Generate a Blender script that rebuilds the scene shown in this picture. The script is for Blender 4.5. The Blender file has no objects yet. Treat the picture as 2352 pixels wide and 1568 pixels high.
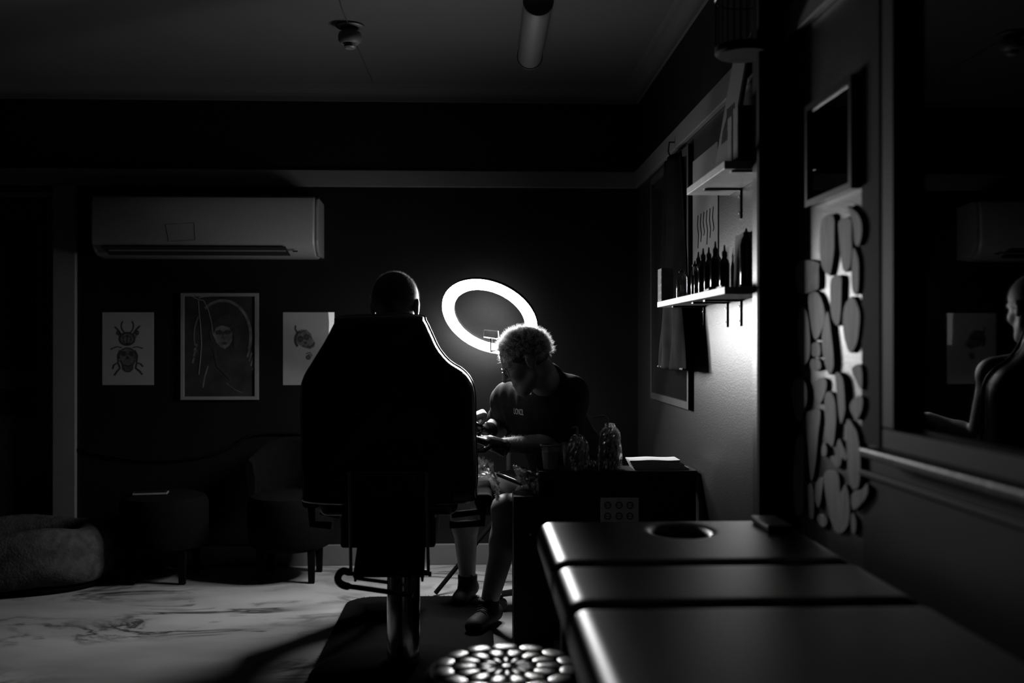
import bpy, bmesh, math, random
import numpy as np
from mathutils import Vector, Matrix, noise as mnoise

random.seed(7); np.random.seed(7)
SC = bpy.context.scene
COL = SC.collection
PI = math.pi

# ------------------------------------------------------------------ camera, world, exposure
F = 2287.0
CAM_Z = 1.19
YAW = math.atan(86 / F)
PITCH = math.atan(6 / F)
cd = bpy.data.cameras.new('camera'); cam = bpy.data.objects.new('camera', cd); COL.objects.link(cam)
cam.location = (0, 0, CAM_Z)
cam.rotation_euler = (PI / 2 + PITCH, 0, -YAW)
cd.sensor_width = 36.0; cd.lens = 36.0 * F / 2352
cd.clip_start = 0.05; cd.clip_end = 60
cd.dof.use_dof = True; cd.dof.focus_distance = 4.15; cd.dof.aperture_fstop = 1.7
SC.camera = cam
SC.view_settings.view_transform = 'Standard'
SC.view_settings.look = 'None'
SC.view_settings.exposure = 0.0
SC.view_settings.gamma = 1.0
SC.view_settings.use_curve_mapping = False
W = bpy.data.worlds.new('world'); SC.world = W; W.use_nodes = True
W.node_tree.nodes['Background'].inputs[0].default_value = (1, 1, 1, 1)
W.node_tree.nodes['Background'].inputs[1].default_value = 0.0006
SC.cycles.max_bounces = 8; SC.cycles.diffuse_bounces = 5; SC.cycles.glossy_bounces = 4
SC.cycles.transmission_bounces = 6; SC.cycles.transparent_max_bounces = 8
SC.cycles.caustics_reflective = False; SC.cycles.caustics_refractive = False
SC.cycles.sample_clamp_indirect = 2.0
RING_POWER = 220.0

ROT = cam.rotation_euler.to_matrix()
EYE = Vector((0, 0, CAM_Z))
def ray(px, py):
    return ROT @ Vector(((px - 1176) / F, -(py - 784) / F, -1.0))
def at(px, py, Y):
    d = ray(px, py); return EYE + d * (Y / d.y)
def onX(px, py, X):
    d = ray(px, py); return EYE + d * (X / d.x)
def onZ(px, py, Z):
    d = ray(px, py); return EYE + d * ((Z - CAM_Z) / d.z)

# ------------------------------------------------------------------ materials
def mat(name, col, rough=0.6, spec=0.5, metal=0.0, noise=0.0, nscale=20.0, bump=0.0, bscale=200.0, **kw):
    m = bpy.data.materials.new(name); m.use_nodes = True
    nt = m.node_tree; b = nt.nodes['Principled BSDF']
    b.inputs['Base Color'].default_value = (col, col, col, 1)
    b.inputs['Roughness'].default_value = rough
    b.inputs['Specular IOR Level'].default_value = spec
    b.inputs['Metallic'].default_value = metal
    for k, v in kw.items():
        b.inputs[k].default_value = v
    tc = nt.nodes.new('ShaderNodeTexCoord')
    if noise > 0:
        n = nt.nodes.new('ShaderNodeTexNoise'); n.inputs['Scale'].default_value = nscale; n.inputs['Detail'].default_value = 6
        r = nt.nodes.new('ShaderNodeValToRGB')
        lo, hi = max(col * (1 - noise), 0), min(col * (1 + noise), 1)
        r.color_ramp.elements[0].position = 0.3; r.color_ramp.elements[0].color = (lo, lo, lo, 1)
        r.color_ramp.elements[1].position = 0.7; r.color_ramp.elements[1].color = (hi, hi, hi, 1)
        nt.links.new(tc.outputs['Object'], n.inputs['Vector']); nt.links.new(n.outputs['Fac'], r.inputs[0])
        nt.links.new(r.outputs[0], b.inputs['Base Color'])
    if bump > 0:
        n2 = nt.nodes.new('ShaderNodeTexNoise'); n2.inputs['Scale'].default_value = bscale; n2.inputs['Detail'].default_value = 4
        bp = nt.nodes.new('ShaderNodeBump'); bp.inputs['Strength'].default_value = bump; bp.inputs['Distance'].default_value = 0.004
        nt.links.new(tc.outputs['Object'], n2.inputs['Vector']); nt.links.new(n2.outputs['Fac'], bp.inputs['Height'])
        nt.links.new(bp.outputs['Normal'], b.inputs['Normal'])
    return m

M = {}
M['black_wall'] = mat('black_wall_paint', 0.004, 0.30, 0.25, noise=0.15, nscale=3, bump=0.08, bscale=120)
M['white_wall'] = mat('satin_wall_plaster', 0.009, 0.41, 0.42, noise=0.12, nscale=9, bump=0.25, bscale=170)
M['dark_wall'] = mat('dark_wall_paint', 0.004, 0.5, 0.1, noise=0.2, nscale=5, bump=0.1)
M['trim'] = mat('cream_trim_paint', 0.08, 0.5, 0.4, noise=0.06, nscale=6)
M['ceiling'] = mat('ceiling_paint', 0.058, 0.8, 0.2, noise=0.05, nscale=2)
M['dark_trim'] = mat('dark_timber_frame', 0.015, 0.4, 0.4, noise=0.3, nscale=14)
M['plastic_white'] = mat('white_plastic', 0.12, 0.4, 0.5, noise=0.03, nscale=8)
M['plastic_grey'] = mat('grey_plastic', 0.10, 0.45, 0.5, noise=0.05, nscale=10)
M['black_plastic'] = mat('black_plastic', 0.012, 0.35, 0.5, noise=0.1, nscale=15)
M['black_slot'] = mat('black_slot', 0.006, 0.7, 0.2, noise=0.1)
M['paper'] = mat('white_paper', 0.13, 0.85, 0.1, noise=0.04, nscale=30)
M['grey_paper'] = mat('grey_print', 0.10, 0.8, 0.2, noise=0.2, nscale=18)
M['ink'] = mat('black_ink', 0.018, 0.8, 0.1, noise=0.3, nscale=60)
M['ink_mid'] = mat('grey_ink', 0.05, 0.8, 0.1, noise=0.5, nscale=80)
M['art_dark'] = mat('dark_art_print', 0.010, 0.7, 0.2, noise=0.6, nscale=12)
M['art_mid'] = mat('grey_art_print', 0.06, 0.7, 0.2, noise=0.6, nscale=22)
M['dark_sash'] = mat('dark_painted_sash', 0.008, 0.7, 0.15, noise=0.2, nscale=10)
M['sill_paint'] = mat('dark_gloss_sill', 0.015, 0.45, 0.15, noise=0.4, nscale=25, bump=0.4, bscale=60)
M['mirror_frame'] = mat('worn_mirror_frame', 0.022, 0.6, 0.2, noise=0.2)
M['grey_bag'] = mat('grey_bag_paper', 0.012, 0.95, 0.02, noise=0.3, nscale=14)
M['bright_white'] = mat('bright_white', 0.85, 0.8, 0.1, noise=0.03)  # white of the socket faceplate and of the lit patch painted on a poster
M['apron_black'] = mat('black_cotton', 0.003, 0.95, 0.02, noise=0.2)
M['silver'] = mat('silver_frame', 0.10, 0.45, 0.5, noise=0.1, nscale=30)
M['vinyl'] = mat('black_vinyl', 0.014, 0.28, 0.5, noise=0.1, nscale=20, bump=0.05, bscale=400)
M['quilt'] = mat('quilted_vinyl', 0.05, 0.26, 0.5, noise=0.1, nscale=25)
M['matte_black'] = mat('matte_black', 0.008, 0.85, 0.1, noise=0.2, nscale=30)
M['black_metal'] = mat('black_metal', 0.02, 0.35, 0.5, noise=0.1)
M['steel'] = mat('brushed_steel', 0.30, 0.35, 0.5, metal=1.0, noise=0.08, nscale=50)
M['chrome'] = mat('chrome', 0.55, 0.12, 0.5, metal=1.0, noise=0.04, nscale=20)
M['dull_metal'] = mat('dull_metal', 0.10, 0.4, 0.5, metal=0.6, noise=0.1)
M['rug'] = mat('black_rug', 0.002, 0.95, 0.05, noise=0.4, nscale=80)
M['fleece'] = mat('grey_fleece', 0.035, 0.95, 0.05, noise=0.35, nscale=26, bump=0.9, bscale=90)
M['dark_fabric'] = mat('dark_fabric', 0.002, 0.9, 0.04, noise=0.3, nscale=60)
M['wood_light'] = mat('pine_shelf', 0.55, 0.5, 0.3, noise=0.15, nscale=12)
M['skin'] = mat('skin', 0.18, 0.5, 0.4, noise=0.08, nscale=40)
M['shirt'] = mat('black_tshirt', 0.018, 0.9, 0.1, noise=0.2, nscale=60)
M['shorts'] = mat('dark_shorts', 0.012, 0.9, 0.1, noise=0.2, nscale=60)
M['glove'] = mat('black_latex_glove', 0.012, 0.25, 0.5, noise=0.1)
M['hair'] = mat('greying_hair', 0.42, 0.5, 0.4, noise=0.2, nscale=50)
M['hair_dark'] = mat('dark_hair', 0.02, 0.55, 0.4, noise=0.2, nscale=50)
M['shoe'] = mat('dark_shoe', 0.005, 0.7, 0.15, noise=0.2)
M['print'] = mat('white_shirt_print', 0.75, 0.8, 0.1, noise=0.05)
M['desk'] = mat('black_desk_laminate', 0.012, 0.45, 0.4, noise=0.15, nscale=8)
M['cardboard'] = mat('carton', 0.10, 0.7, 0.2, noise=0.2, nscale=25)
M['towel'] = mat('paper_towel', 0.6, 0.9, 0.1, noise=0.06, nscale=40)
M['dark_glass_bottle'] = mat('dark_glass', 0.012, 0.08, 0.5, noise=0.2)
M['liquid_bottle'] = mat('squeeze_bottle_plastic', 0.20, 0.35, 0.5, noise=0.15, nscale=20)
M['screen_black'] = mat('dark_screen', 0.008, 0.1, 0.5, noise=0.1)

# driftwood with grain along z
def wood_mat():
    m = bpy.data.materials.new('weathered_wood'); m.use_nodes = True
    nt = m.node_tree; b = nt.nodes['Principled BSDF']; b.inputs['Roughness'].default_value = 0.75
    tc = nt.nodes.new('ShaderNodeTexCoord'); mp = nt.nodes.new('ShaderNodeMapping')
    mp.inputs['Scale'].default_value = (30, 30, 6)
    n = nt.nodes.new('ShaderNodeTexNoise'); n.inputs['Scale'].default_value = 1.6; n.inputs['Detail'].default_value = 6
    r = nt.nodes.new('ShaderNodeValToRGB')
    r.color_ramp.elements[0].position = 0.3; r.color_ramp.elements[0].color = (0.09, 0.09, 0.09, 1)
    r.color_ramp.elements[1].position = 0.72; r.color_ramp.elements[1].color = (0.22, 0.22, 0.22, 1)
    bp = nt.nodes.new('ShaderNodeBump'); bp.inputs['Strength'].default_value = 0.5; bp.inputs['Distance'].default_value = 0.003
    nt.links.new(tc.outputs['Object'], mp.inputs[0]); nt.links.new(mp.outputs[0], n.inputs['Vector'])
    nt.links.new(n.outputs['Fac'], r.inputs[0]); nt.links.new(r.outputs[0], b.inputs['Base Color'])
    nt.links.new(n.outputs['Fac'], bp.inputs['Height']); nt.links.new(bp.outputs[0], b.inputs['Normal'])
    return m
M['driftwood'] = wood_mat()
def hair_mat(name, col):
    m = bpy.data.materials.new(name); m.use_nodes = True; nt = m.node_tree
    b = nt.nodes['Principled BSDF']; b.inputs['Roughness'].default_value = 0.45; b.inputs['Base Color'].default_value = (.12, .12, .12, 1)
    t = nt.nodes.new('ShaderNodeBsdfTranslucent')
    n = nt.nodes.new('ShaderNodeTexNoise'); n.inputs['Scale'].default_value = 60
    r = nt.nodes.new('ShaderNodeValToRGB'); r.color_ramp.elements[0].color = (col * .7,) * 3 + (1,); r.color_ramp.elements[1].color = (col * 1.3,) * 3 + (1,)
    nt.links.new(n.outputs['Fac'], r.inputs[0]); nt.links.new(r.outputs[0], t.inputs[0])
    x = nt.nodes.new('ShaderNodeMixShader'); x.inputs[0].default_value = 0.85
    nt.links.new(b.outputs[0], x.inputs[1]); nt.links.new(t.outputs[0], x.inputs[2])
    nt.links.new(x.outputs[0], nt.nodes['Material Output'].inputs[0])
    return m
M['strand'] = hair_mat('backlit_hair_strand', 0.7)
M['strand_short'] = hair_mat('cropped_hair_strand', 0.25)

def marble_mat():
    m = bpy.data.materials.new('veined_marble_floor'); m.use_nodes = True
    nt = m.node_tree; N = nt.nodes; L = nt.links
    b = N['Principled BSDF']; b.inputs['Roughness'].default_value = 0.42; b.inputs['Specular IOR Level'].default_value = 0.35
    tc = N.new('ShaderNodeTexCoord'); mp = N.new('ShaderNodeMapping')
    mp.inputs['Scale'].default_value = (0.75, 1.5, 1); mp.inputs['Rotation'].default_value = (0, 0, 0.12)
    mp.inputs['Location'].default_value = (0.35, 0.9, 0)
    L.new(tc.outputs['Object'], mp.inputs[0])
    nz = N.new('ShaderNodeTexNoise'); nz.inputs['Scale'].default_value = 1.7; nz.inputs['Detail'].default_value = 9
    nz.inputs['Roughness'].default_value = 0.6; nz.inputs['Distortion'].default_value = 1.4
    L.new(mp.outputs[0], nz.inputs['Vector'])
    s = N.new('ShaderNodeMath'); s.operation = 'SUBTRACT'; s.inputs[1].default_value = 0.5; L.new(nz.outputs['Fac'], s.inputs[0])
    a = N.new('ShaderNodeMath'); a.operation = 'ABSOLUTE'; L.new(s.outputs[0], a.inputs[0])
    vr = N.new('ShaderNodeValToRGB'); vr.color_ramp.elements[0].position = 0.0; vr.color_ramp.elements[1].position = 0.06
    vr.color_ramp.elements[0].color = (1, 1, 1, 1); vr.color_ramp.elements[1].color = (0, 0, 0, 1)
    L.new(a.outputs[0], vr.inputs[0])
    nm = N.new('ShaderNodeTexNoise'); nm.inputs['Scale'].default_value = 1.1; nm.inputs['Detail'].default_value = 3
    L.new(mp.outputs[0], nm.inputs['Vector'])
    mr = N.new('ShaderNodeValToRGB'); mr.color_ramp.elements[0].position = 0.44; mr.color_ramp.elements[1].position = 0.58
    L.new(nm.outputs['Fac'], mr.inputs[0])
    mu = N.new('ShaderNodeMath'); mu.operation = 'MULTIPLY'; L.new(vr.outputs[0], mu.inputs[0]); L.new(mr.outputs[0], mu.inputs[1])
    # broad soft clouds
    nc = N.new('ShaderNodeTexNoise'); nc.inputs['Scale'].default_value = 2.6; nc.inputs['Detail'].default_value = 5
    L.new(mp.outputs[0], nc.inputs['Vector'])
    cr = N.new('ShaderNodeValToRGB'); cr.color_ramp.elements[0].position = 0.3; cr.color_ramp.elements[1].position = 0.75
    cr.color_ramp.elements[0].color = (0.15, 0.15, 0.15, 1); cr.color_ramp.elements[1].color = (0.25, 0.25, 0.25, 1)
    L.new(nc.outputs['Fac'], cr.inputs[0])
    mx = N.new('ShaderNodeMixRGB'); mx.inputs[2].default_value = (0.016, 0.016, 0.016, 1)
    L.new(mu.outputs[0], mx.inputs[0]); L.new(cr.outputs[0], mx.inputs[1])
    L.new(mx.outputs[0], b.inputs['Base Color'])
    return m
M['marble'] = marble_mat()

def emit_mat(name, strength):
    m = bpy.data.materials.new(name); m.use_nodes = True; nt = m.node_tree
    nt.nodes.remove(nt.nodes['Principled BSDF'])
    e = nt.nodes.new('ShaderNodeEmission'); e.inputs[0].default_value = (1, 1, 1, 1); e.inputs[1].default_value = strength
    nt.links.new(e.outputs[0], nt.nodes['Material Output'].inputs[0])
    return m
M['ring_emit'] = emit_mat('lit_ring_diffuser', RING_POWER)

def clear_mat(name, fac, rough, tint=1.0):
    m = bpy.data.materials.new(name); m.use_nodes = True; nt = m.node_tree
    nt.nodes.remove(nt.nodes['Principled BSDF'])
    t = nt.nodes.new('ShaderNodeBsdfTransparent'); t.inputs[0].default_value = (tint, tint, tint, 1)
    g = nt.nodes.new('ShaderNodeBsdfGlossy'); g.inputs['Roughness'].default_value = rough
    n = nt.nodes.new('ShaderNodeTexNoise'); n.inputs['Scale'].default_value = 40
    ma = nt.nodes.new('ShaderNodeMath'); ma.operation = 'MULTIPLY_ADD'; ma.inputs[1].default_value = fac * 0.4; ma.inputs[2].default_value = fac * 0.8
    nt.links.new(n.outputs['Fac'], ma.inputs[0])
    x = nt.nodes.new('ShaderNodeMixShader'); nt.links.new(ma.outputs[0], x.inputs[0])
    nt.links.new(t.outputs[0], x.inputs[1]); nt.links.new(g.outputs[0], x.inputs[2])
    nt.links.new(x.outputs[0], nt.nodes['Material Output'].inputs[0])
    return m
M['film'] = clear_mat('cling_film', 0.40, 0.10)
_nt = M['film'].node_tree; _tl = _nt.nodes.new('ShaderNodeBsdfTranslucent'); _tl.inputs[0].default_value = (.8, .8, .8, 1)
_mx = _nt.nodes.new('ShaderNodeMixShader'); _mx.inputs[0].default_value = 0.06
_o = _nt.nodes['Material Output']; _src = _o.inputs[0].links[0].from_socket
_nt.links.new(_src, _mx.inputs[1]); _nt.links.new(_tl.outputs[0], _mx.inputs[2]); _nt.links.new(_mx.outputs[0], _o.inputs[0])
M['clear_plastic'] = clear_mat('clear_plastic_cup', 0.12, 0.25, 0.85)
M['clear_bottle'] = clear_mat('clear_bottle', 0.16, 0.1, 0.7)

def pane_mat():
    m = bpy.data.materials.new('window_glass'); m.use_nodes = True; nt = m.node_tree
    nt.nodes.remove(nt.nodes['Principled BSDF'])
    t = nt.nodes.new('ShaderNodeBsdfTransparent'); t.inputs[0].default_value = (0.9, 0.9, 0.9, 1)
    g = nt.nodes.new('ShaderNodeBsdfGlossy'); g.inputs['Roughness'].default_value = 0.02
    fr = nt.nodes.new('ShaderNodeFresnel'); fr.inputs['IOR'].default_value = 1.55
    x = nt.nodes.new('ShaderNodeMixShader'); nt.links.new(fr.outputs[0], x.inputs[0])
    nt.links.new(t.outputs[0], x.inputs[1]); nt.links.new(g.outputs[0], x.inputs[2])
    nt.links.new(x.outputs[0], nt.nodes['Material Output'].inputs[0])
    return m
M['glass'] = pane_mat()
def vinyl_mat(name, col, rough, ior):
    m = bpy.data.materials.new(name); m.use_nodes = True; nt = m.node_tree
    nt.nodes.remove(nt.nodes['Principled BSDF'])
    d = nt.nodes.new('ShaderNodeBsdfDiffuse'); d.inputs[0].default_value = (col, col, col, 1)
    g = nt.nodes.new('ShaderNodeBsdfAnisotropic'); g.distribution = 'BECKMANN'; g.inputs['Roughness'].default_value = rough
    fr = nt.nodes.new('ShaderNodeFresnel'); fr.inputs['IOR'].default_value = ior
    tc = nt.nodes.new('ShaderNodeTexCoord'); n = nt.nodes.new('ShaderNodeTexNoise'); n.inputs['Scale'].default_value = 450; n.inputs['Detail'].default_value = 3
    bp = nt.nodes.new('ShaderNodeBump'); bp.inputs['Strength'].default_value = 0.08; bp.inputs['Distance'].default_value = 0.003
    nt.links.new(tc.outputs['Object'], n.inputs['Vector']); nt.links.new(n.outputs['Fac'], bp.inputs['Height'])
    for q in (d, g): nt.links.new(bp.outputs[0], q.inputs['Normal'])
    x = nt.nodes.new('ShaderNodeMixShader'); nt.links.new(fr.outputs[0], x.inputs[0])
    nt.links.new(d.outputs[0], x.inputs[1]); nt.links.new(g.outputs[0], x.inputs[2])
    nt.links.new(x.outputs[0], nt.nodes['Material Output'].inputs[0])
    return m
M['table_vinyl'] = vinyl_mat('massage_table_vinyl', 0.007, 0.42, 1.75)

# ------------------------------------------------------------------ helpers
ORG = {}
def V(*a): return Vector(a)

def tag(o, label=None, cat=None, group=None, kind=None):
    if label: o['label'] = label
    if cat: o['category'] = cat
    if group: o['group'] = group
    if kind: o['kind'] = kind
    return o

def thing(name, loc, label, cat, group=None):
    o = bpy.data.objects.new(name, None); COL.objects.link(o)
    o.location = loc; o.empty_display_size = 0.05
    ORG[o.name] = Vector(loc)
    return tag(o, label, cat, group)

def link_mesh(name, me, mats, parent=None, smooth=False):
    o = bpy.data.objects.new(name, me); COL.objects.link(o)
    if not isinstance(mats, (list, tuple)): mats = [mats]
    for m in mats: me.materials.append(M[m] if isinstance(m, str) else m)
    if smooth: me.shade_smooth()
    if parent is not None:
        o.parent = parent; org = ORG[parent.name]; ORG[o.name] = org
        me.transform(Matrix.Translation(-org))
    else:
        ORG[o.name] = Vector((0, 0, 0))
    return o

class MB:
    def __init__(s): s.bm = bmesh.new()
    def box(s, a, b, bev=0.0, seg=2, rot=None, mi=0):
        a = Vector(a); b = Vector(b); c = (a + b) / 2; d = b - a
        t = bmesh.new(); bmesh.ops.create_cube(t, size=1.0)
        for v in t.verts: v.co = Vector((v.co.x * abs(d.x), v.co.y * abs(d.y), v.co.z * abs(d.z)))
        if bev > 0: bmesh.ops.bevel(t, geom=list(t.edges), offset=bev, segments=seg, profile=0.5, affect='EDGES')
        R = rot.to_4x4() if rot is not None else Matrix()
        s._merge(t, Matrix.Translation(c) @ R, mi); return s
    def _merge(s, t, mtx=None, mi=0):
        if mtx is not None: bmesh.ops.transform(t, matrix=mtx, verts=t.verts)
        me = bpy.data.meshes.new('tmp'); t.to_mesh(me); t.free()
        n = len(s.bm.faces); s.bm.from_mesh(me); bpy.data.meshes.remove(me)
        if mi:
            s.bm.faces.ensure_lookup_table()
            for f in s.bm.faces[n:]: f.material_index = mi
    def cyl(s, p0, p1, r0, r1=None, n=20, caps=True):
        p0 = Vector(p0); p1 = Vector(p1); r1 = r0 if r1 is None else r1
        z = (p1 - p0).normalized(); x = z.orthogonal().normalized(); y = z.cross(x)
        A = [s.bm.verts.new(p0 + (x * math.cos(2 * PI * i / n) + y * math.sin(2 * PI * i / n)) * r0) for i in range(n)]
        B = [s.bm.verts.new(p1 + (x * math.cos(2 * PI * i / n) + y * math.sin(2 * PI * i / n)) * r1) for i in range(n)]
        for i in range(n): s.bm.faces.new((A[i], A[(i + 1) % n], B[(i + 1) % n], B[i]))
        if caps: s.bm.faces.new(A[::-1]); s.bm.faces.new(B)
        return s
    def tube(s, pts, r, n=10, closed=False, caps=True):
        pts = [Vector(p) for p in pts]; N = len(pts)
        rs = r if isinstance(r, (list, tuple)) else [r] * N
        rings = []; prev = None
        for i, p in enumerate(pts):
            a = pts[(i - 1) % N] if (i > 0 or closed) else p
            b = pts[(i + 1) % N] if (i < N - 1 or closed) else p
            t = (b - a).normalized()
            x = t.orthogonal().normalized() if prev is None else (prev - t * prev.dot(t)).normalized()
            prev = x; y = t.cross(x)
            rings.append([s.bm.verts.new(p + (x * math.cos(2 * PI * k / n) + y * math.sin(2 * PI * k / n)) * rs[i]) for k in range(n)])
        for i in range(N if closed else N - 1):
            A = rings[i]; B = rings[(i + 1) % N]
            for k in range(n): s.bm.faces.new((A[k], A[(k + 1) % n], B[(k + 1) % n], B[k]))
        if caps and not closed: s.bm.faces.new(rings[0][::-1]); s.bm.faces.new(rings[-1])
        return s
    def lathe(s, prof, c, n=28, axis=None):
        c = Vector(c); z = Vector((0, 0, 1)) if axis is None else Vector(axis).normalized()
        x = z.orthogonal().normalized(); y = z.cross(x); rings = []
        for (r, h) in prof:
            if r < 1e-5: rings.append([s.bm.verts.new(c + z * h)])
            else: rings.append([s.bm.verts.new(c + z * h + (x * math.cos(2 * PI * k / n) + y * math.sin(2 * PI * k / n)) * r) for k in range(n)])
        for A, B in zip(rings, rings[1:]):
            for k in range(n):
                k2 = (k + 1) % n
                if len(A) == 1 and len(B) == 1: continue
                if len(A) == 1: s.bm.faces.new((A[0], B[k2], B[k]))
                elif len(B) == 1: s.bm.faces.new((A[k], A[k2], B[0]))
                else: s.bm.faces.new((A[k], A[k2], B[k2], B[k]))
        return s
    def prism(s, poly, vec, bev=0.0, seg=2):
        t = bmesh.new(); vec = Vector(vec)
        A = [t.verts.new(Vector(p)) for p in poly]; f = t.faces.new(A)
        r = bmesh.ops.extrude_face_region(t, geom=[f])
        vs = [g for g in r['geom'] if isinstance(g, bmesh.types.BMVert)]
        bmesh.ops.translate(t, verts=vs, vec=vec)
        bmesh.ops.recalc_face_normals(t, faces=t.faces)
        if bev > 0:
            es = [e for e in t.edges if len(e.link_faces) == 2 and e.calc_face_angle(0) > 1.0 and abs((e.verts[0].co - e.verts[1].co).normalized().dot(vec.normalized())) < 0.5]
            bmesh.ops.bevel(t, geom=es, offset=bev, segments=seg, profile=0.5, affect='EDGES')
        s._merge(t); return s
    def quad(s, pts):
        s.bm.faces.new([s.bm.verts.new(Vector(p)) for p in pts]); return s
    def build(s, name, mats, parent=None, smooth=False, fix=True):
        if fix: bmesh.ops.recalc_face_normals(s.bm, faces=s.bm.faces)
        me = bpy.data.meshes.new(name); s.bm.to_mesh(me); s.bm.free()
        o = link_mesh(name, me, mats, parent)
        if smooth:
            me.shade_smooth()
            try: me.set_sharp_from_angle(angle=math.radians(40))
            except Exception: pass
        return o

def smooth_poly(pts, n=6, closed=True):
    pts = [Vector(p) for p in pts]; N = len(pts); out = []
    rng = range(N) if closed else range(N - 1)
    for i in rng:
        p0 = pts[(i - 1) % N] if (closed or i > 0) else pts[i]
        p1 = pts[i]; p2 = pts[(i + 1) % N]
        p3 = pts[(i + 2) % N] if (closed or i < N - 2) else p2
        for k in range(n):
            t = k / n
            out.append(0.5 * ((2 * p1) + (p2 - p0) * t + (2 * p0 - 5 * p1 + 4 * p2 - p3) * t * t + (3 * p1 - p0 - 3 * p2 + p3) * t ** 3))
    if not closed: out.append(pts[-1])
    return out

# ------------------------------------------------------------------ implicit surfaces
class SDF:
    """smooth union of tapered capsules and ellipsoids, meshed by surface nets"""
    def __init__(s, lo, hi, h):
        s.lo = np.array(lo, float); s.h = h
        s.n = np.ceil((np.array(hi) - s.lo) / h).astype(int) + 1
        s.f = np.full(s.n, 0.2, np.float32)
    def _block(s, lo, hi, m):
        a = np.clip(np.floor((np.array(lo) - m - s.lo) / s.h).astype(int), 0, s.n)
        b = np.clip(np.ceil((np.array(hi) + m - s.lo) / s.h).astype(int) + 1, 0, s.n)
        if np.any(b <= a): return None, None
        ax = [(s.lo[i] + s.h * np.arange(a[i], b[i])).astype(np.float32) for i in range(3)]
        return (slice(a[0], b[0]), slice(a[1], b[1]), slice(a[2], b[2])), np.meshgrid(*ax, indexing='ij', sparse=True)
    def _mix(s, sl, d, k, op):
        f = s.f[sl]
        if op == 'add':
            if k > 0:
                hh = np.clip(0.5 + 0.5 * (f - d) / k, 0, 1); s.f[sl] = f * (1 - hh) + d * hh - k * hh * (1 - hh)
            else: s.f[sl] = np.minimum(f, d)
        else:
            if k > 0:
                hh = np.clip(0.5 - 0.5 * (f + d) / k, 0, 1); s.f[sl] = f * (1 - hh) + (-d) * hh + k * hh * (1 - hh)
            else: s.f[sl] = np.maximum(f, -d)
    def cap(s, p0, p1, r0, r1=None, k=0.02, op='add'):
        r1 = r0 if r1 is None else r1
        p0 = np.array(p0, float); p1 = np.array(p1, float); R = max(r0, r1)
        sl, g = s._block(np.minimum(p0, p1) - R, np.maximum(p0, p1) + R, k + 0.03)
        if sl is None: return s
        d = p1 - p0; L2 = max(float(d @ d), 1e-9)
        X, Y, Z = g
        t = np.clip(((X - p0[0]) * d[0] + (Y - p0[1]) * d[1] + (Z - p0[2]) * d[2]) / L2, 0, 1)
        dist = np.sqrt((X - p0[0] - t * d[0]) ** 2 + (Y - p0[1] - t * d[1]) ** 2 + (Z - p0[2] - t * d[2]) ** 2) - (r0 + t * (r1 - r0))
        s._mix(sl, dist.astype(np.float32), k, op); return s
    def chain(s, pts, rs, k=0.02):
        for i in range(len(pts) - 1): s.cap(pts[i], pts[i + 1], rs[i], rs[i + 1], k)
        return s
    def ell(s, c, r, R=None, k=0.02, op='add'):
        c = np.array(c, float); r = np.array(r, float); m = r.max()
        sl, g = s._block(c - m, c + m, k + 0.03)
        if sl is None: return s
        X, Y, Z = g; x = X - c[0]; y = Y - c[1]; z = Z - c[2]
        if R is not None:
            R = np.array(R)
            x, y, z = (R[0][0] * x + R[1][0] * y + R[2][0] * z), (R[0][1] * x + R[1][1] * y + R[2][1] * z), (R[0][2] * x + R[1][2] * y + R[2][2] * z)
        k0 = np.sqrt((x / r[0]) ** 2 + (y / r[1]) ** 2 + (z / r[2]) ** 2)
        k1 = np.sqrt((x / r[0] ** 2) ** 2 + (y / r[1] ** 2) ** 2 + (z / r[2] ** 2) ** 2) + 1e-6
        d = k0 * (k0 - 1.0) / k1
        s._mix(sl, d.astype(np.float32), k, op); return s
    def rbox(s, a, b, r, k=0.0, op='add'):
        a = np.array(a, float); b = np.array(b, float); c = (a + b) / 2; e = (b - a) / 2 - r
        sl, g = s._block(a, b, k + 0.03)
        X, Y, Z = g
        qx = np.abs(X - c[0]) - e[0]; qy = np.abs(Y - c[1]) - e[1]; qz = np.abs(Z - c[2]) - e[2]
        d = np.sqrt(np.maximum(qx, 0) ** 2 + np.maximum(qy, 0) ** 2 + np.maximum(qz, 0) ** 2) + np.minimum(np.maximum(np.maximum(qx, qy), qz), 0) - r
        s._mix(sl, d.astype(np.float32), k, op); return s
    def plane_cut(s, p, n):
        """keep the side n points away from"""
        p = np.array(p, float); n = np.array(n, float); n /= np.linalg.norm(n)
        ax = [(s.lo[i] + s.h * np.arange(s.n[i])).astype(np.float32) for i in range(3)]
        X, Y, Z = np.meshgrid(*ax, indexing='ij', sparse=True)
        s.f = np.maximum(s.f, ((X - p[0]) * n[0] + (Y - p[1]) * n[1] + (Z - p[2]) * n[2]).astype(np.float32)); return s
    def warp(s, fn):
        ax = [(s.lo[i] + s.h * np.arange(s.n[i])).astype(np.float32) for i in range(3)]
        X, Y, Z = np.meshgrid(*ax, indexing='ij', sparse=True)
        s.f = s.f + fn(X, Y, Z).astype(np.float32); return s
    def mesh(s, name):
        f = s.f; f[0], f[-1], f[:, 0], f[:, -1], f[:, :, 0], f[:, :, -1] = 1, 1, 1, 1, 1, 1
        ins = f < 0
        cnt = np.zeros(np.array(f.shape) - 1, np.int8)
        for dx in (0, 1):
            for dy in (0, 1):
                for dz in (0, 1):
                    cnt += ins[dx:f.shape[0] - 1 + dx, dy:f.shape[1] - 1 + dy, dz:f.shape[2] - 1 + dz]
        act = (cnt > 0) & (cnt < 8)
        I, J, K = np.nonzero(act); n = len(I)
        idx = np.full(act.shape, -1, np.int32); idx[I, J, K] = np.arange(n)
        acc = np.zeros((n, 3)); num = np.zeros(n)
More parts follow.
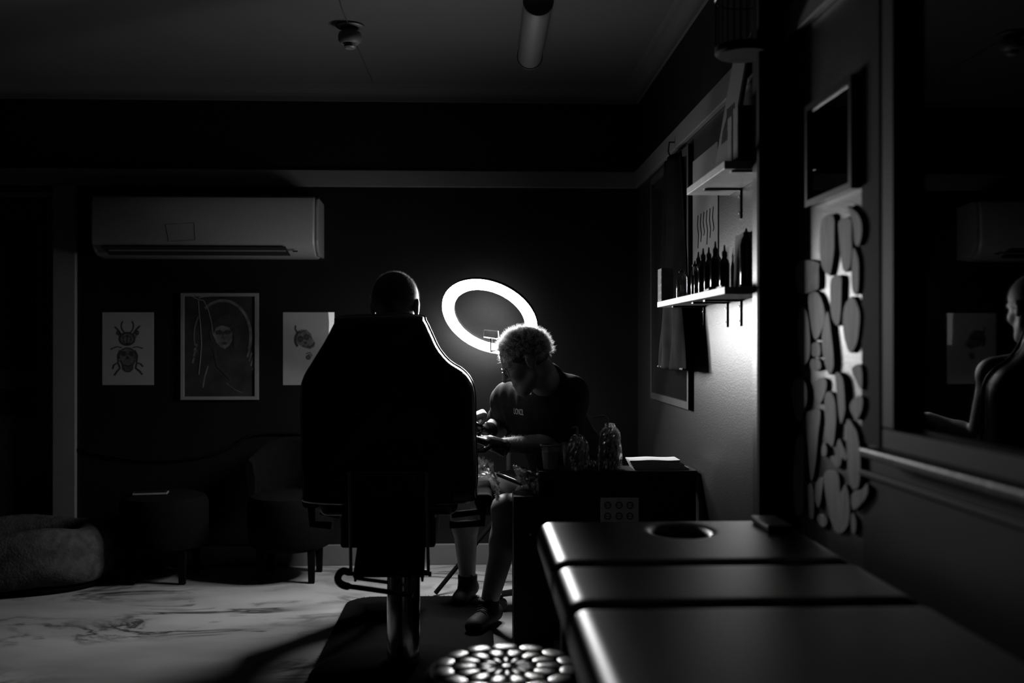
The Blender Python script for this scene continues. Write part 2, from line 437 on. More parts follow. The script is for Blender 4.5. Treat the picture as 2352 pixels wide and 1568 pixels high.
        for ax in range(3):
            o1, o2 = [a for a in range(3) if a != ax]
            for u in (0, 1):
                for v in (0, 1):
                    a = [I.copy(), J.copy(), K.copy()]; a[o1] = a[o1] + u; a[o2] = a[o2] + v
                    b = [q.copy() for q in a]; b[ax] = b[ax] + 1
                    fa = f[tuple(a)]; fb = f[tuple(b)]
                    m = (fa < 0) != (fb < 0)
                    t = np.where(m, fa / np.where(np.abs(fa - fb) < 1e-9, 1, fa - fb), 0)
                    p = np.stack([q.astype(float) for q in a], 1); p[:, ax] += t
                    acc += p * m[:, None]; num += m
        vs = s.lo + s.h * (acc / num[:, None])
        quads = []
        for ax in range(3):
            o1, o2 = [(1, 2), (2, 0), (0, 1)][ax]
            sl0 = [slice(None)] * 3; sl1 = [slice(None)] * 3
            sl0[ax] = slice(0, -1); sl1[ax] = slice(1, None)
            A = ins[tuple(sl0)]; B = ins[tuple(sl1)]
            e = np.nonzero(A != B)
            flip = A[e]
            c = []
            for (du, dv) in ((-1, -1), (0, -1), (0, 0), (-1, 0)):
                q = [x.copy() for x in e]; q[o1] = q[o1] + du; q[o2] = q[o2] + dv
                c.append(idx[tuple(q)])
            Q = np.stack(c, 1); Q[~flip] = Q[~flip][:, ::-1]
            quads.append(Q)
        Q = np.concatenate(quads); Q = Q[(Q >= 0).all(1)]
        me = bpy.data.meshes.new(name)
        me.vertices.add(n); me.vertices.foreach_set('co', vs.astype(np.float32).ravel())
        me.loops.add(len(Q) * 4); me.loops.foreach_set('vertex_index', Q.astype(np.int32).ravel())
        me.polygons.add(len(Q)); me.polygons.foreach_set('loop_start', (np.arange(len(Q)) * 4).astype(np.int32))
        me.polygons.foreach_set('loop_total', np.full(len(Q), 4, np.int32))
        me.update(calc_edges=True); me.validate()
        return me
    def build(s, name, m, parent=None):
        me = s.mesh(name); return link_mesh(name, me, m, parent, smooth=True)

# ------------------------------------------------------------------ the room shell
BACK = 5.40
X1 = at(1465, 400, BACK).x                 # right wall plane
XL, YF = -3.1, -1.6
Z_RAIL_T = at(1000, 393, BACK).z; Z_RAIL_B = at(1000, 431, BACK).z
Z_COR = at(1000, 235, BACK).z; Z_CEIL = Z_COR + 0.075
WIN_Y1 = onX(1982, 800, X1).y; WIN_Z0 = 0.965; WIN_Z1 = 2.35; WIN_Y0 = -0.6

def struct(o): o['kind'] = 'structure'; return o
struct(MB().box((XL - .2, YF - .2, -0.1), (X1 + .25, BACK + .2, 0)).build('floor', 'marble'))
struct(MB().box((XL - .2, YF - .2, Z_CEIL), (X1 + .25, BACK + .2, Z_CEIL + .1)).build('ceiling', 'ceiling'))
DX0, DX1, DZ = at(-420, 440, BACK).x, at(126, 440, BACK).x, at(60, 441, BACK).z
b = MB()
b.box((DX1, BACK, 0), (X1 + .25, BACK + .15, Z_CEIL)); b.box((XL - .2, BACK, 0), (DX0, BACK + .15, Z_CEIL))
b.box((DX0, BACK, DZ), (DX1, BACK + .15, Z_CEIL))
wb = struct(b.build('wall_back', 'black_wall'))
b = MB()
b.box((X1, WIN_Y1, 0), (X1 + .15, BACK, Z_RAIL_T), mi=0)
b.box((X1, YF, Z_RAIL_T + 0.28), (X1 + .15, WIN_Y1, Z_CEIL), mi=1)
b.box((X1, WIN_Y1, Z_RAIL_T), (X1 + .15, BACK, Z_CEIL), mi=1)
b.box((X1, YF, 0), (X1 + .15, WIN_Y1, WIN_Z0), mi=1)
b.box((X1, YF, WIN_Z0), (X1 + .15, WIN_Y0, Z_RAIL_T + 0.28), mi=1)
wr = struct(b.build('wall_right', ['white_wall', 'dark_wall']))
struct(MB().box((XL - .15, YF, 0), (XL, BACK, Z_CEIL)).build('wall_left', 'black_wall'))
struct(MB().box((XL - .2, YF - .15, 0), (X1 + .25, YF, Z_CEIL)).build('wall_front', 'black_wall'))
# rail (door-head trim) and cornices
struct(MB().box((XL, BACK - .022, Z_RAIL_B), (X1, BACK, Z_RAIL_T), bev=.004).build('trim_1', 'trim'))
ZRT2 = onX(1560, 296, X1).z; ZRB2 = onX(1600, 315, X1).z
struct(MB().box((X1 - .022, WIN_Y1 - 0.02, Z_RAIL_B), (X1, BACK - .022, Z_RAIL_T), bev=.004).build('trim_2', 'trim'))
def cornice(name, a, b, inward):
    a = Vector(a); b = Vector(b); n = Vector(inward); up = Vector((0, 0, 1))
    prof = [(0, 0), (.012, 0), (.012, .018)] + [(.012 + .055 * (1 - math.cos(t)), .018 + .05 * math.sin(t)) for t in np.linspace(.15, PI / 2, 6)] + [(.085, .075), (0, .075)]
    mb = MB(); A = [mb.bm.verts.new(a + n * p + up * q) for p, q in prof]; B = [mb.bm.verts.new(b + n * p + up * q) for p, q in prof]
    for i in range(len(prof)):
        j = (i + 1) % len(prof); mb.bm.faces.new((A[i], A[j], B[j], B[i]))
    mb.bm.faces.new(A[::-1]); mb.bm.faces.new(B)
    return struct(mb.build(name, 'ceiling'))
cornice('trim_3', (XL, BACK, Z_COR), (X1, BACK, Z_COR), (0, -1, 0))
cornice('trim_4', (X1, YF, Z_COR), (X1, BACK, Z_COR), (-1, 0, 0))
zb = at(1100, 1247, BACK).z
struct(MB().box((DX1 + .14, BACK - .018, 0), (X1, BACK, zb), bev=.004).build('baseboard_back', 'trim'))
struct(MB().box((X1 - .015, 2.9, 0), (X1, BACK - .02, zb), bev=.004).build('baseboard_right', 'trim'))

# glazed door at the left
dr = thing('door_1', ((DX0 + DX1) / 2, BACK, 0), None, None); struct(dr)
b = MB(); b.box((DX1, BACK - .03, 0), (at(178, 800, BACK).x, BACK, Z_RAIL_B), bev=.004).build('door_frame', 'trim', dr)
b = MB(); b.box((DX1 - .018, BACK, 0), (DX1, BACK + .1, DZ)); b.box((DX0, BACK, DZ - .018), (DX1 - .018, BACK + .1, DZ)); b.build('door_jamb', 'trim', dr)
b = MB(); xs = (DX0 + .02, DX1 - .02); yy = (BACK + .06, BACK + .1)
b.box((xs[0], yy[0], 0.01), (xs[0] + .11, yy[1], DZ - .02)); b.box((xs[1] - .11, yy[0], 0.01), (xs[1], yy[1], DZ - .02))
b.box((xs[0] + .11, yy[0], 0.01), (xs[1] - .11, yy[1], .8)); b.box((xs[0] + .11, yy[0], DZ - .14), (xs[1] - .11, yy[1], DZ - .02))
b.box((xs[0] + .11, yy[0], .95), (xs[1] - .11, yy[1], 1.05))
b.build('door_leaf', 'dark_trim', dr)
MB().box((xs[0] + .11, yy[0] + .012, .8), (xs[1] - .11, yy[0] + .02, DZ - .14)).build('door_glass', 'screen_black', dr)
MB().box((DX0, BACK + .13, 0), (DX1, BACK + .15, DZ)).build('door_backing', 'black_wall', dr)

# window in the right wall
wi = thing('window_1', (X1, 1.4, WIN_Z0), None, None); struct(wi)
b = MB(); b.box((X1 - .003, WIN_Y1 - .10, WIN_Z0), (X1 + .10, WIN_Y1 + 0.0, Z_RAIL_T + .28)); b.build('window_casing', 'matte_black', wi)
b = MB(); b.box((X1 + .0, WIN_Y1 - .17, WIN_Z0 + .04), (X1 + .06, WIN_Y1 - .10, Z_RAIL_T + .28), bev=.006)
b.box((X1, WIN_Y0, WIN_Z0 + .0), (X1 + .06, WIN_Y1 - .10, WIN_Z0 + .04)); b.build('sash', 'dark_sash', wi)
MB().box((X1 + .035, WIN_Y0, WIN_Z0 + .04), (X1 + .039, WIN_Y1 - .17, Z_RAIL_T + .28)).build('pane', 'glass', wi)
MB().box((X1 - .05, WIN_Y0, WIN_Z0 - .022), (X1 + .06, WIN_Y1 - .10, WIN_Z0), bev=.006).build('window_sill', 'sill_paint', wi)
MB().box((X1 - .012, WIN_Y0, WIN_Z0 - .075), (X1, WIN_Y1 + .0, WIN_Z0 - .06), bev=.004).build('apron_moulding', 'dark_sash', wi)

# pilaster on the right wall
PX = .072
struct(MB().box((X1 - PX, 2.845, 0), (X1, 2.905, Z_CEIL), bev=.002).build('trim_5', 'white_wall'))
struct(MB().prism([Vector((X1 - .087, 2.783, 0)), Vector((X1, 2.843, 0)), Vector((X1 - .006, 2.8445, 0)), Vector((X1 - PX - .002, 2.8445, 0)), Vector((X1 - .0885, 2.80, 0))], (0, 0, Z_CEIL)).build('trim_6', 'matte_black'))

# ------------------------------------------------------------------ ring light on a tripod
RC = at(1124, 728, 4.68)
vdir = (RC - EYE).normalized()
right = Vector((1, 0, 0)); right = (right - vdir * right.dot(vdir)).normalized(); upv = right.cross(vdir) * 1
if upv.z < 0: upv = -upv
ang = math.radians(24.5); ratio = .668
minor = (right * math.sin(ang) + upv * math.cos(ang)).normalized()      # towards upper right in the picture
RN = (-vdir * ratio - minor * math.sqrt(1 - ratio ** 2)).normalized()    # faces camera and down-left
RX = (right * math.cos(ang) - upv * math.sin(ang)).normalized(); RX = (RX - RN * RX.dot(RN)).normalized(); RY = RN.cross(RX)
R_MAJ, R_TUB = .205, .0285
lamp = thing('ring_light', (at(1168, 800, 4.93).x, 4.93, 0), 'glowing white ring light tilted above the tattooist on a black tripod', 'lamp')
def ringp(a, r, h): return RC + (RX * math.cos(a) + RY * math.sin(a)) * r + RN * h
mb = MB(); NR, NP = 96, 10; rings = []
for i in range(NR):
    a = 2 * PI * i / NR; rr = []
    for k in range(NP + 1):
        t = PI * k / NP
        rr.append(mb.bm.verts.new(ringp(a, R_MAJ + R_TUB * math.cos(t), R_TUB * .75 * math.sin(t))))
    rings.append(rr)
for i in range(NR):
    for k in range(NP): mb.bm.faces.new((rings[i][k], rings[(i + 1) % NR][k], rings[(i + 1) % NR][k + 1], rings[i][k + 1]))
bmesh.ops.recalc_face_normals(mb.bm, faces=mb.bm.faces)
mb.build('diffuser', 'ring_emit', lamp, smooth=True, fix=False)
mb = MB(); rings = []
prof = [(R_MAJ + R_TUB, -.001), (R_MAJ + R_TUB, -.016), (R_MAJ - R_TUB, -.016), (R_MAJ - R_TUB, -.001)]
for i in range(NR):
    rings.append([mb.bm.verts.new(ringp(2 * PI * i / NR, r, h)) for r, h in prof])
for i in range(NR):
    for k in range(4): mb.bm.faces.new((rings[i][k], rings[(i + 1) % NR][k], rings[(i + 1) % NR][(k + 1) % 4], rings[i][(k + 1) % 4]))
mb.build('housing', 'black_plastic', lamp)
bot = min((ringp(2 * PI * k / 48, R_MAJ + R_TUB * .8, -.016) for k in range(48)), key=lambda p: (p - at(1212, 800, p.y)).length)
HUB = Vector((lamp.location.x, 4.93, .40))
top = Vector((lamp.location.x, 4.93, 1.10))
mb = MB(); mb.tube(smooth_poly([bot, bot + Vector((0, .08, -.03)), top + Vector((0, -.03, .02)), top], 4, False), .009)
mb.build('neck', 'matte_black', lamp, True)
MB().cyl((HUB.x, HUB.y, .18), top, .011, n=14).build('pole', 'matte_black', lamp, True)
MB().cyl(HUB - Vector((0, 0, .03)), HUB + Vector((0, 0, .03)), .022, n=16).build('hub', 'black_plastic', lamp, True)
FT = onZ(1000, 1362, .012)
base_a = math.atan2(FT.y - HUB.y, FT.x - HUB.x); rad = (Vector((FT.x, FT.y, 0)) - Vector((HUB.x, HUB.y, 0))).length
for k in range(3):
    a = base_a + k * 2 * PI / 3
    p = Vector((HUB.x + rad * math.cos(a), HUB.y + rad * math.sin(a), .012))
    MB().cyl(HUB, p, .011, n=12).build('leg', 'apron_black', lamp, True)
# phone clamp in the middle of the ring
pc = at(1128, 767, 4.61)
mb = MB(); Rp = Matrix((Vector((1, .1, -.08)).normalized(), Vector((0, 1, 0)), Vector((.08, 0, 1)))).transposed()
mb.box(pc - Vector((.034, .006, .018)), pc + Vector((.034, .006, .018)), bev=.004, rot=Rp); mb.build('phone_clamp', 'matte_black', lamp)
mb = MB(); mb.tube([at(1144, 760, 4.60), at(1145, 776, 4.60), at(1140, 778, 4.60), at(1111, 774, 4.60)], .0028, n=6); mb.build('clamp_lit_edge', 'plastic_white', lamp)  # pale tube paints the ring's light on the clamp's right and bottom edge
mb = MB(); mb.tube([pc + Vector((0, .006, -.015)), pc + Vector((.0, .05, -.08)), bot], .005); mb.build('clamp_arm', 'matte_black', lamp, True)

# ------------------------------------------------------------------ head / hand builders
def frame3(f, up=(0, 0, 1)):
    f = Vector(f).normalized(); up = Vector(up); r = f.cross(up).normalized(); u = r.cross(f).normalized()
    return f, u, r          # forward, up, right(person's right)

def add_head(S, c, f, s=1.0, up=(0, 0, 1)):
    f, u, r = frame3(f, up); c = Vector(c)
    P = lambda a, b, d: tuple(c + (f * a + u * b + r * d) * s)
    Rm = [[f.x, r.x, u.x], [f.y, r.y, u.y], [f.z, r.z, u.z]]
    E = lambda p, rad, k=.015, op='add': S.ell(p, [q * s for q in rad], Rm, k, op)
    E(P(-.012, .032, 0), (.098, .076, .086), .0)
    E(P(.028, -.03, 0), (.06, .058, .082), .03)
    S.cap(P(.066, -.098, -.012), P(.066, -.098, .012), .020 * s, .020 * s, .03)
    for q in (-1, 1):
        S.cap(P(.0, -.055, q * .052), P(.055, -.095, q * .02), .022 * s, .018 * s, .025)
        E(P(.058, -.025, q * .038), (.026, .022, .022), .02)
        E(P(.083, .002, q * .031), (.016, .017, .013), .008, 'sub')
        S.cap(P(.082, .02, q * .012), P(.070, .022, q * .046), .008 * s, .007 * s, .012)
        E(P(.071, .001, q * .031), (.0125, .0125, .0125), .003)
        E(P(-.008, -.005, q * .079), (.019, .010, .032), .006)
        E(P(-.002, -.004, q * .090), (.008, .005, .016), .004, 'sub')
        S.cap(P(.092, -.033, q * .011), P(.094, -.033, q * .010), .0075 * s, None, .008)
    S.cap(P(.086, .015, 0), P(.108, -.028, 0), .007 * s, .0105 * s, .01)
    S.cap(P(.083, -.062, -.017), P(.083, -.062, .017), .0065 * s, None, .006)
    S.cap(P(.082, -.075, -.014), P(.082, -.075, .014), .0075 * s, None, .006)
    return P

def add_hand(S, w, d, n, side, curl=1.0, s=1.0, k=.006, thumb_out=0.6):
    """w wrist, d direction of the palm, n back-of-hand normal, side +1 if the thumb is along n x d"""
    d = Vector(d).normalized(); n = Vector(n); n = (n - d * n.dot(d)).normalized(); t = n.cross(d) * side; w = Vector(w)
    P = lambda a, b, c: w + (d * a + t * b + n * c) * s
    for b in (-.026, -.009, .009, .026):
        S.cap(tuple(P(.0, b * .75, 0)), tuple(P(.085, b, 0)), .016 * s, .0135 * s, .012)
    tips = []
    for i, (b, L) in enumerate(((.029, .072), (.010, .080), (-.010, .074), (-.029, .058))):
        p = P(.085, b, 0); ang = 0.25 * curl; pts = [p]
        for j, fr in enumerate((.45, .30, .25)):
            ang_j = ang + (0.95 * curl if j == 0 else 0.95 * curl * (j + 1) * .8)
            ang_j = min(ang_j, 3.0)
            p = p + (d * math.cos(ang_j) - n * math.sin(ang_j)) * (L * fr * s); pts.append(p)
        S.chain([tuple(q) for q in pts], [.0100 * s, .0092 * s, .0085 * s, .0075 * s], k)
        tips.append(pts[-1])
    p0 = P(.022, .030, -.004); p1 = p0 + (d * .5 + t * thumb_out - n * .35).normalized() * (.045 * s)
    p2 = p1 + (d * .8 + t * (.15 - .3 * curl) - n * .45).normalized() * (.032 * s); p3 = p2 + (d * .8 - t * .35 * curl - n * .45).normalized() * (.024 * s)
    S.chain([tuple(q) for q in (p0, p1, p2, p3)], [.0135 * s, .0115 * s, .0100 * s, .008 * s], k)
    return tips

def strands(name, roots, mat_name, parent, length, width, curlf=.5, gravity=0.0, segs=3, bend=None):
    """thin tapered ribbons; roots = [(pos, normal)]"""
    vs, fs = [], []
    for (p, n) in roots:
        L = length * random.uniform(.55, 1.25); d = Vector(n) + Vector((random.gauss(0, curlf), random.gauss(0, curlf), random.gauss(0, curlf)))
        d.normalize(); side = d.orthogonal().normalized()
        if random.random() < .5: side = d.cross(side)
        q = Vector(p) - d * .004; i0 = len(vs)
        for k in range(segs + 1):
            w = width * (1 - k / (segs + .3)); vs.append(q - side * w); vs.append(q + side * w)
            if k < segs:
                d = (d + Vector((random.gauss(0, curlf * .7), random.gauss(0, curlf * .7), random.gauss(0, curlf * .7) - gravity)) ).normalized()
                if bend is not None: d = (d + bend * .25).normalized()
                q = q + d * (L / segs)
                fs.append((i0 + 2 * k, i0 + 2 * k + 1, i0 + 2 * k + 3, i0 + 2 * k + 2))
    me = bpy.data.meshes.new(name); me.from_pydata([tuple(v) for v in vs], [], fs); me.update()
    return link_mesh(name, me, mat_name, parent)

def scalp_roots(c, f, up, n, rad, test):
    f, u, r = frame3(f, up); c = Vector(c); out = []
    while len(out) < n:
        v = Vector((random.gauss(0, 1), random.gauss(0, 1), random.gauss(0, 1))).normalized()   # in (f,r,u)
        if not test(v.x, v.y, v.z): continue
        p = c + f * (v.x * rad[0]) + r * (v.y * rad[1]) + u * (v.z * rad[2])
        nn = (f * (v.x / rad[0]) + r * (v.y / rad[1]) + u * (v.z / rad[2])).normalized()
        out.append((p, nn))
    return out

# ------------------------------------------------------------------ tattooist
HC = Vector(at(1206, 829, 3.92)); HF = Vector((-.87, -.10, -.48))
NB = at(1258, 872, 4.08)
LS, RS = at(1306, 905, 4.06), at(1172, 918, 4.27)
LE, LW = at(1302, 1020, 4.13), at(1142, 1022, 3.99)
RE, RW = at(1150, 984, 4.45), at(1117, 986, 4.14)
PEL = Vector((.50, 4.46, .53)); LH, RH = Vector((.52, 4.36, .52)), Vector((.46, 4.56, .52))
LK, RK = at(1162, 1168, 4.17), at(1052, 1140, 4.58)
LA, RA = at(1122, 1402, 4.22), at(1074, 1340, 4.66)
LA.z = .085; RA.z = .085
CH = (LS + RS) / 2 + Vector((.03, .02, -.09))
tat = thing('person', (PEL.x, PEL.y, 0), 'seated man in black t-shirt and shorts leaning over, lit from behind by the ring light', 'person')
S = SDF((-.22, 3.76, 0.0), (.72, 4.82, 1.33), .005)
S.chain([tuple(PEL), tuple(PEL.lerp(CH, .5)), tuple(CH)], [.135, .130, .135], .05)
S.cap(tuple(LS.lerp(CH, .35)), tuple(RS.lerp(CH, .35)), .085, .085, .05)
S.cap(tuple(LS), tuple(RS), .058, .058, .05)
hf, hu, hr = frame3(HF)
neck_t = HC - hf * .035 - hu * .06
S.cap(tuple(NB - Vector((0, 0, .03))), tuple(neck_t), .066, .058, .04)
add_head(S, HC, HF, 1.0)
def arm(S, a, e, w, k=.03):
    m = e.lerp(w, .35)
    S.chain([tuple(a), tuple(e), tuple(m), tuple(w)], [.052, .041, .042, .027], k)
def leg(S, h, kn, an, k=.03):
    m = kn.lerp(an, .33) + Vector((.018, 0.0, 0))
    S.chain([tuple(h), tuple(kn), tuple(m), tuple(an)], [.088, .056, .058, .036], k)
arm(S, LS, LE, LW); arm(S, RS, RE, RW)
leg(S, LH, LK, LA); leg(S, RH, RK, RA)
toe = Vector((-.40, -.90, 0)).normalized()
toeR = Vector((-.22, -.95, 0)).normalized()
for A, td in ((LA, toe), (RA, toeR)):
    S.cap((A.x - td.x * .04, A.y - td.y * .04, .035), (A.x + td.x * .13, A.y + td.y * .13, .028), .03, .024, .03)
LD = (at(1092, 1004, 3.97) - LW); RD = (at(1088, 975, 4.02) - RW)
add_hand(S, LW + LD.normalized() * .015, LD, (0.1, -.25, 1), 1, curl=.75, s=.9)
rt = add_hand(S, RW + RD.normalized() * .015, RD, (0.25, -.5, 1), -1, curl=.8, s=.9)
S.build('body', 'skin', tat)
# gloves: the same hands, slightly fatter, ending at a rolled cuff
for nm, wv, dv, nv, sd, cu in (('glove', LW, LD, (0.1, -.25, 1), 1, .75), ('glove', RW, RD, (0.25, -.5, 1), -1, .8)):
    S = SDF(tuple(wv - Vector((.17, .17, .15))), tuple(wv + Vector((.12, .15, .15))), .0035)
    dn = dv.normalized()
    add_hand(S, wv + dn * .0138, dv, nv, sd, curl=cu, s=.93, k=.007)
    S.cap(tuple(wv - dn * .035), tuple(wv + dn * .03), .0335, .030, .01)
    S.cap(tuple(wv - dn * .036), tuple(wv - dn * .031), .0355, None, .004)
    S.plane_cut(tuple(wv - dn * .045), tuple(-dn))
    S.build('glove', 'glove', tat)
# t-shirt
S = SDF((-.10, 3.86, .40), (.74, 4.72, 1.14), .006)
S.chain([tuple(PEL), tuple(PEL.lerp(CH, .5)), tuple(CH)], [.160, .155, .152], .05)
S.cap(tuple(LS.lerp(CH, .35)), tuple(RS.lerp(CH, .35)), .100, .100, .05)
S.cap(tuple(LS), tuple(RS), .070, .070, .05)
S.cap(tuple(NB - Vector((0, 0, .05))), tuple(NB.lerp(neck_t, .18)), .076, .070, .03)
for a, e in ((LS, LE), (RS, RE)):
    S.cap(tuple(a), tuple(a.lerp(e, .70)), .072, .070, .04)
S.warp(lambda X, Y, Z: np.clip(1.25 - abs(Z - .86) * 4, .1, 1) * (.0016 * np.sin(130 * (X * .75 - Y * .65) + 4 * np.sin(7 * Z)) + .0022 * np.sin(57 * (X * .75 - Y * .65) + 3 * np.sin(6 * Z) + 5 * Z)) + .0018 * np.sin(23 * (X + Y) + 18 * Z))
for a, e in ((LS, LE), (RS, RE)): pass
S.plane_cut((0, 0, .46), (0, 0, -1))
shirt = S.build('t_shirt', 'shirt', tat)
# shorts
S = SDF((-.02, 4.05, .36), (.78, 4.85, .70), .007)
S.cap(tuple(PEL), tuple(PEL + Vector((0, 0, .06))), .165, .155, .05)
for h, kn in ((LH, LK), (RH, RK)): S.cap(tuple(h), tuple(h.lerp(kn, .70)), .108, .098, .04)
S.warp(lambda X, Y, Z: .003 * np.sin(60 * X + 40 * Z + 30 * Y))
S.plane_cut((0, 0, .625), (0, 0, 1))
S.build('shorts', 'shorts', tat)
# shoes
for A, td in ((LA, toe), (RA, toeR)):
    S = SDF((A.x - .22, A.y - .2, 0.0), (A.x + .16, A.y + .16, .15), .005)
    S.cap((A.x - td.x * .05, A.y - td.y * .05, .045), (A.x + td.x * .15, A.y + td.y * .15, .036), .043, .038, .03)
    S.cap((A.x, A.y, .06), (A.x, A.y, .105), .044, .046, .02)
    S.plane_cut((0, 0, .0135), (0, 0, -1)); S.plane_cut((0, 0, .115), (0, 0, 1))
    sh = S.build('shoe', 'shoe', tat)
    mb = MB(); ux = Vector((-td.y, td.x, 0))
    for q in range(4):
        c = Vector((A.x, A.y, 0)) + td * (.045 + .02 * q) + Vector((0, 0, .100 - .008 * q))
        mb.tube([c - ux * .025 - Vector((0, 0, .01)), c, c + ux * .025 - Vector((0, 0, .01))], .003, n=6)
    c = Vector((A.x, A.y, .108)) + td * .04
    mb.tube(smooth_poly([c, c + ux * .03 + Vector((0, 0, .012)), c + ux * .035 + td * .02, c], 4, False), .0025, n=6)
    mb.build('lace', 'shoe', sh)
# hair, beard, arm hair
hair_test = lambda a, b_, u_: (u_ > .05 and a < .80) or (a < -.12 and u_ > -.42) or (abs(b_) > .75 and a < .12 and u_ > -.15)
hc = HC + hu * .031 - hf * .012
S = SDF(tuple(HC - Vector((.16, .16, .16))), tuple(HC + Vector((.16, .16, .18))), .005)
Rm = [[hf.x, hr.x, hu.x], [hf.y, hr.y, hu.y], [hf.z, hr.z, hu.z]]
S.ell(tuple(hc - hf * .006 + hu * .006), (.102, .083, .093), Rm, 0)
S.plane_cut(tuple(HC + hf * .066 + hu * .03), tuple((hf * 1.0 - hu * .35)))
S.plane_cut(tuple(HC - hu * .045), tuple((-hu + hf * .5)))
hp = S.build('hair', 'hair_dark', tat)
strands('hair_strands', scalp_roots(hc, HF, (0, 0, 1), 9000, (.103, .083, .094), hair_test), 'strand', hp, .016, .0007, .50)
tuft = []
for (p, nn) in scalp_roots(hc, HF, (0, 0, 1), 700, (.103, .083, .094), hair_test):
    dv = nn + Vector((random.gauss(0, .35), random.gauss(0, .35), random.gauss(0, .35)))
    for q in range(14): tuft.append((p + Vector((random.gauss(0, .003), random.gauss(0, .003), random.gauss(0, .003))), dv))
strands('hair_tufts', tuft, 'strand', hp, .025, .0007, .30)
bt = lambda a, b_, u_: a > .25 and u_ < -.30 and abs(b_) < .8
strands('beard', scalp_roots(HC + hf * .022 - hu * .045, HF, (0, 0, 1), 1500, (.068, .062, .078), bt), 'strand', tat, .011, .0004, .35)
rts = []
for i in range(900):
    t = random.random(); a = random.uniform(-1.3, 1.3); ax = (LE - LW).normalized(); upn = (Vector((0, 0, 1)) - ax * ax.z).normalized(); sd = ax.cross(upn)
    n = upn * math.cos(a) + sd * math.sin(a)
    r = .029 + .012 * min(t * 2.5, 1); rts.append((LW.lerp(LE, .1 + t * .8) + n * r, n))
strands('arm_hair', rts, 'strand', tat, .012, .0003, .5)
# spectacles
gls = []
PG = lambda a, b, d: HC + hf * a + hu * b + hr * d
mb = MB()
for q in (-1, 1):
    mb.tube([PG(.098 - .010 * abs(math.cos(t) * .026 + .031) / .057, -.004 + .019 * math.sin(t), q * (.033 + .026 * math.cos(t))) for t in np.linspace(0, 2 * PI, 24, endpoint=False)], .0016, n=6, closed=True)
    mb.tube([PG(.090, .003, q * .060), PG(.06, .004, q * .078), PG(-.005, .006, q * .083)], .0016, n=6)
mb.tube([PG(.097, .002, -.008), PG(.102, .004, 0), PG(.097, .002, .008)], .0016, n=6)
gl = thing('spectacles', PG(.09, 0, 0), 'thin-rimmed spectacles on the leaning tattooist', 'spectacles')
mb.build('spectacle_frame', 'steel', gl, True)
# tattoo machine held in the right hand
tip = (rt[0] + rt[1]) / 2
pen = thing('tattoo_machine', tip + Vector((0, 0, -.06)), 'small black pen-style tattoo machine held in the gloved hand', 'tattoo machine')
d = Vector((.35, .2, .9)).normalized()
MB().lathe([(0, -.035), (.002, -.03), (.006, 0), (.009, .01), (.010, .06), (.008, .07), (.011, .075), (.011, .12), (0, .122)], tip - d * .03, 16, d).build('pen_body', 'black_metal', pen, True)
MB().cyl(tip - d * .085, tip - d * .06, .0012, .002, 8).build('needle_tip', 'steel', pen)
# chest print
fnt = bpy.data.curves.new('chest_print', 'FONT'); fnt.body = 'UONCIL'; fnt.size = .034; fnt.space_character = .95; fnt.align_x = 'CENTER'; fnt.align_y = 'CENTER'
tob = bpy.data.objects.new('tmp_text', fnt); COL.objects.link(tob)
bpy.context.view_layer.update()
tme = bpy.data.meshes.new_from_object(tob.evaluated_get(bpy.context.evaluated_depsgraph_get()))
bpy.data.objects.remove(tob)
from mathutils.bvhtree import BVHTree
tb = bmesh.new(); tb.from_mesh(tme); bmesh.ops.triangulate(tb, faces=tb.faces); bmesh.ops.subdivide_edges(tb, edges=[e for e in tb.edges if e.calc_length() > .006], cuts=2)
sb = bmesh.new(); sb.from_mesh(shirt.data); bvh = BVHTree.FromBMesh(sb)
w0 = max(v.co.x for v in tb.verts) - min(v.co.x for v in tb.verts)
off = ORG[shirt.name]
for v in tb.verts:
    px = 1191 + v.co.x / w0 * 22; py = 946 - v.co.y * 1.0 / .034 * 19 + v.co.x / w0 * 3
    dd = ray(px, py).normalized(); h = bvh.ray_cast(EYE - off, dd)
    q = (h[0] if h[0] else at(px, py, 4.12) - off); v.co = Vector(q) - dd * .0015 + off
sb.free(); pm = bpy.data.meshes.new('chest_print'); tb.to_mesh(pm); tb.free()
link_mesh('chest_print', pm, 'print', shirt)

# tattooist's wheeled stool
st = thing('swivel_stool', (.45, 4.43, 0), 'low black wheeled stool the tattooist sits on', 'stool')
MB().lathe([(0, .30), (.17, .30), (.185, .32), (.185, .36), (.17, .382), (0, .385)], (.45, 4.43, 0), 32).build('seat', 'vinyl', st, True)
MB().lathe([(0, .08), (.035, .08), (.035, .20), (.02, .20), (.02, .30), (0, .30)], (.45, 4.43, 0), 20).build('gas_lift', 'chrome', st, True)
c0 = Vector((.45, 4.43, .0))
for k in range(5):
    a = PI * 1.03 + k * 2 * PI / 5 - .15; e = c0 + Vector((math.cos(a) * .33, math.sin(a) * .33, .075))
    lg = MB().tube([c0 + Vector((0, 0, .12)), e], [.022, .014], n=8).build('leg', 'black_plastic', st, True)
    w = MB(); t = Vector((-math.sin(a), math.cos(a), 0))
    for q in (-1, 1): w.cyl(Vector((e.x, e.y, .027)) + t * (q * .011), Vector((e.x, e.y, .027)) + t * (q * .022), .026, n=18)
    w.cyl((e.x, e.y, .027), (e.x, e.y, .07), .008, n=8); w.build('caster', 'black_plastic', lg, True)

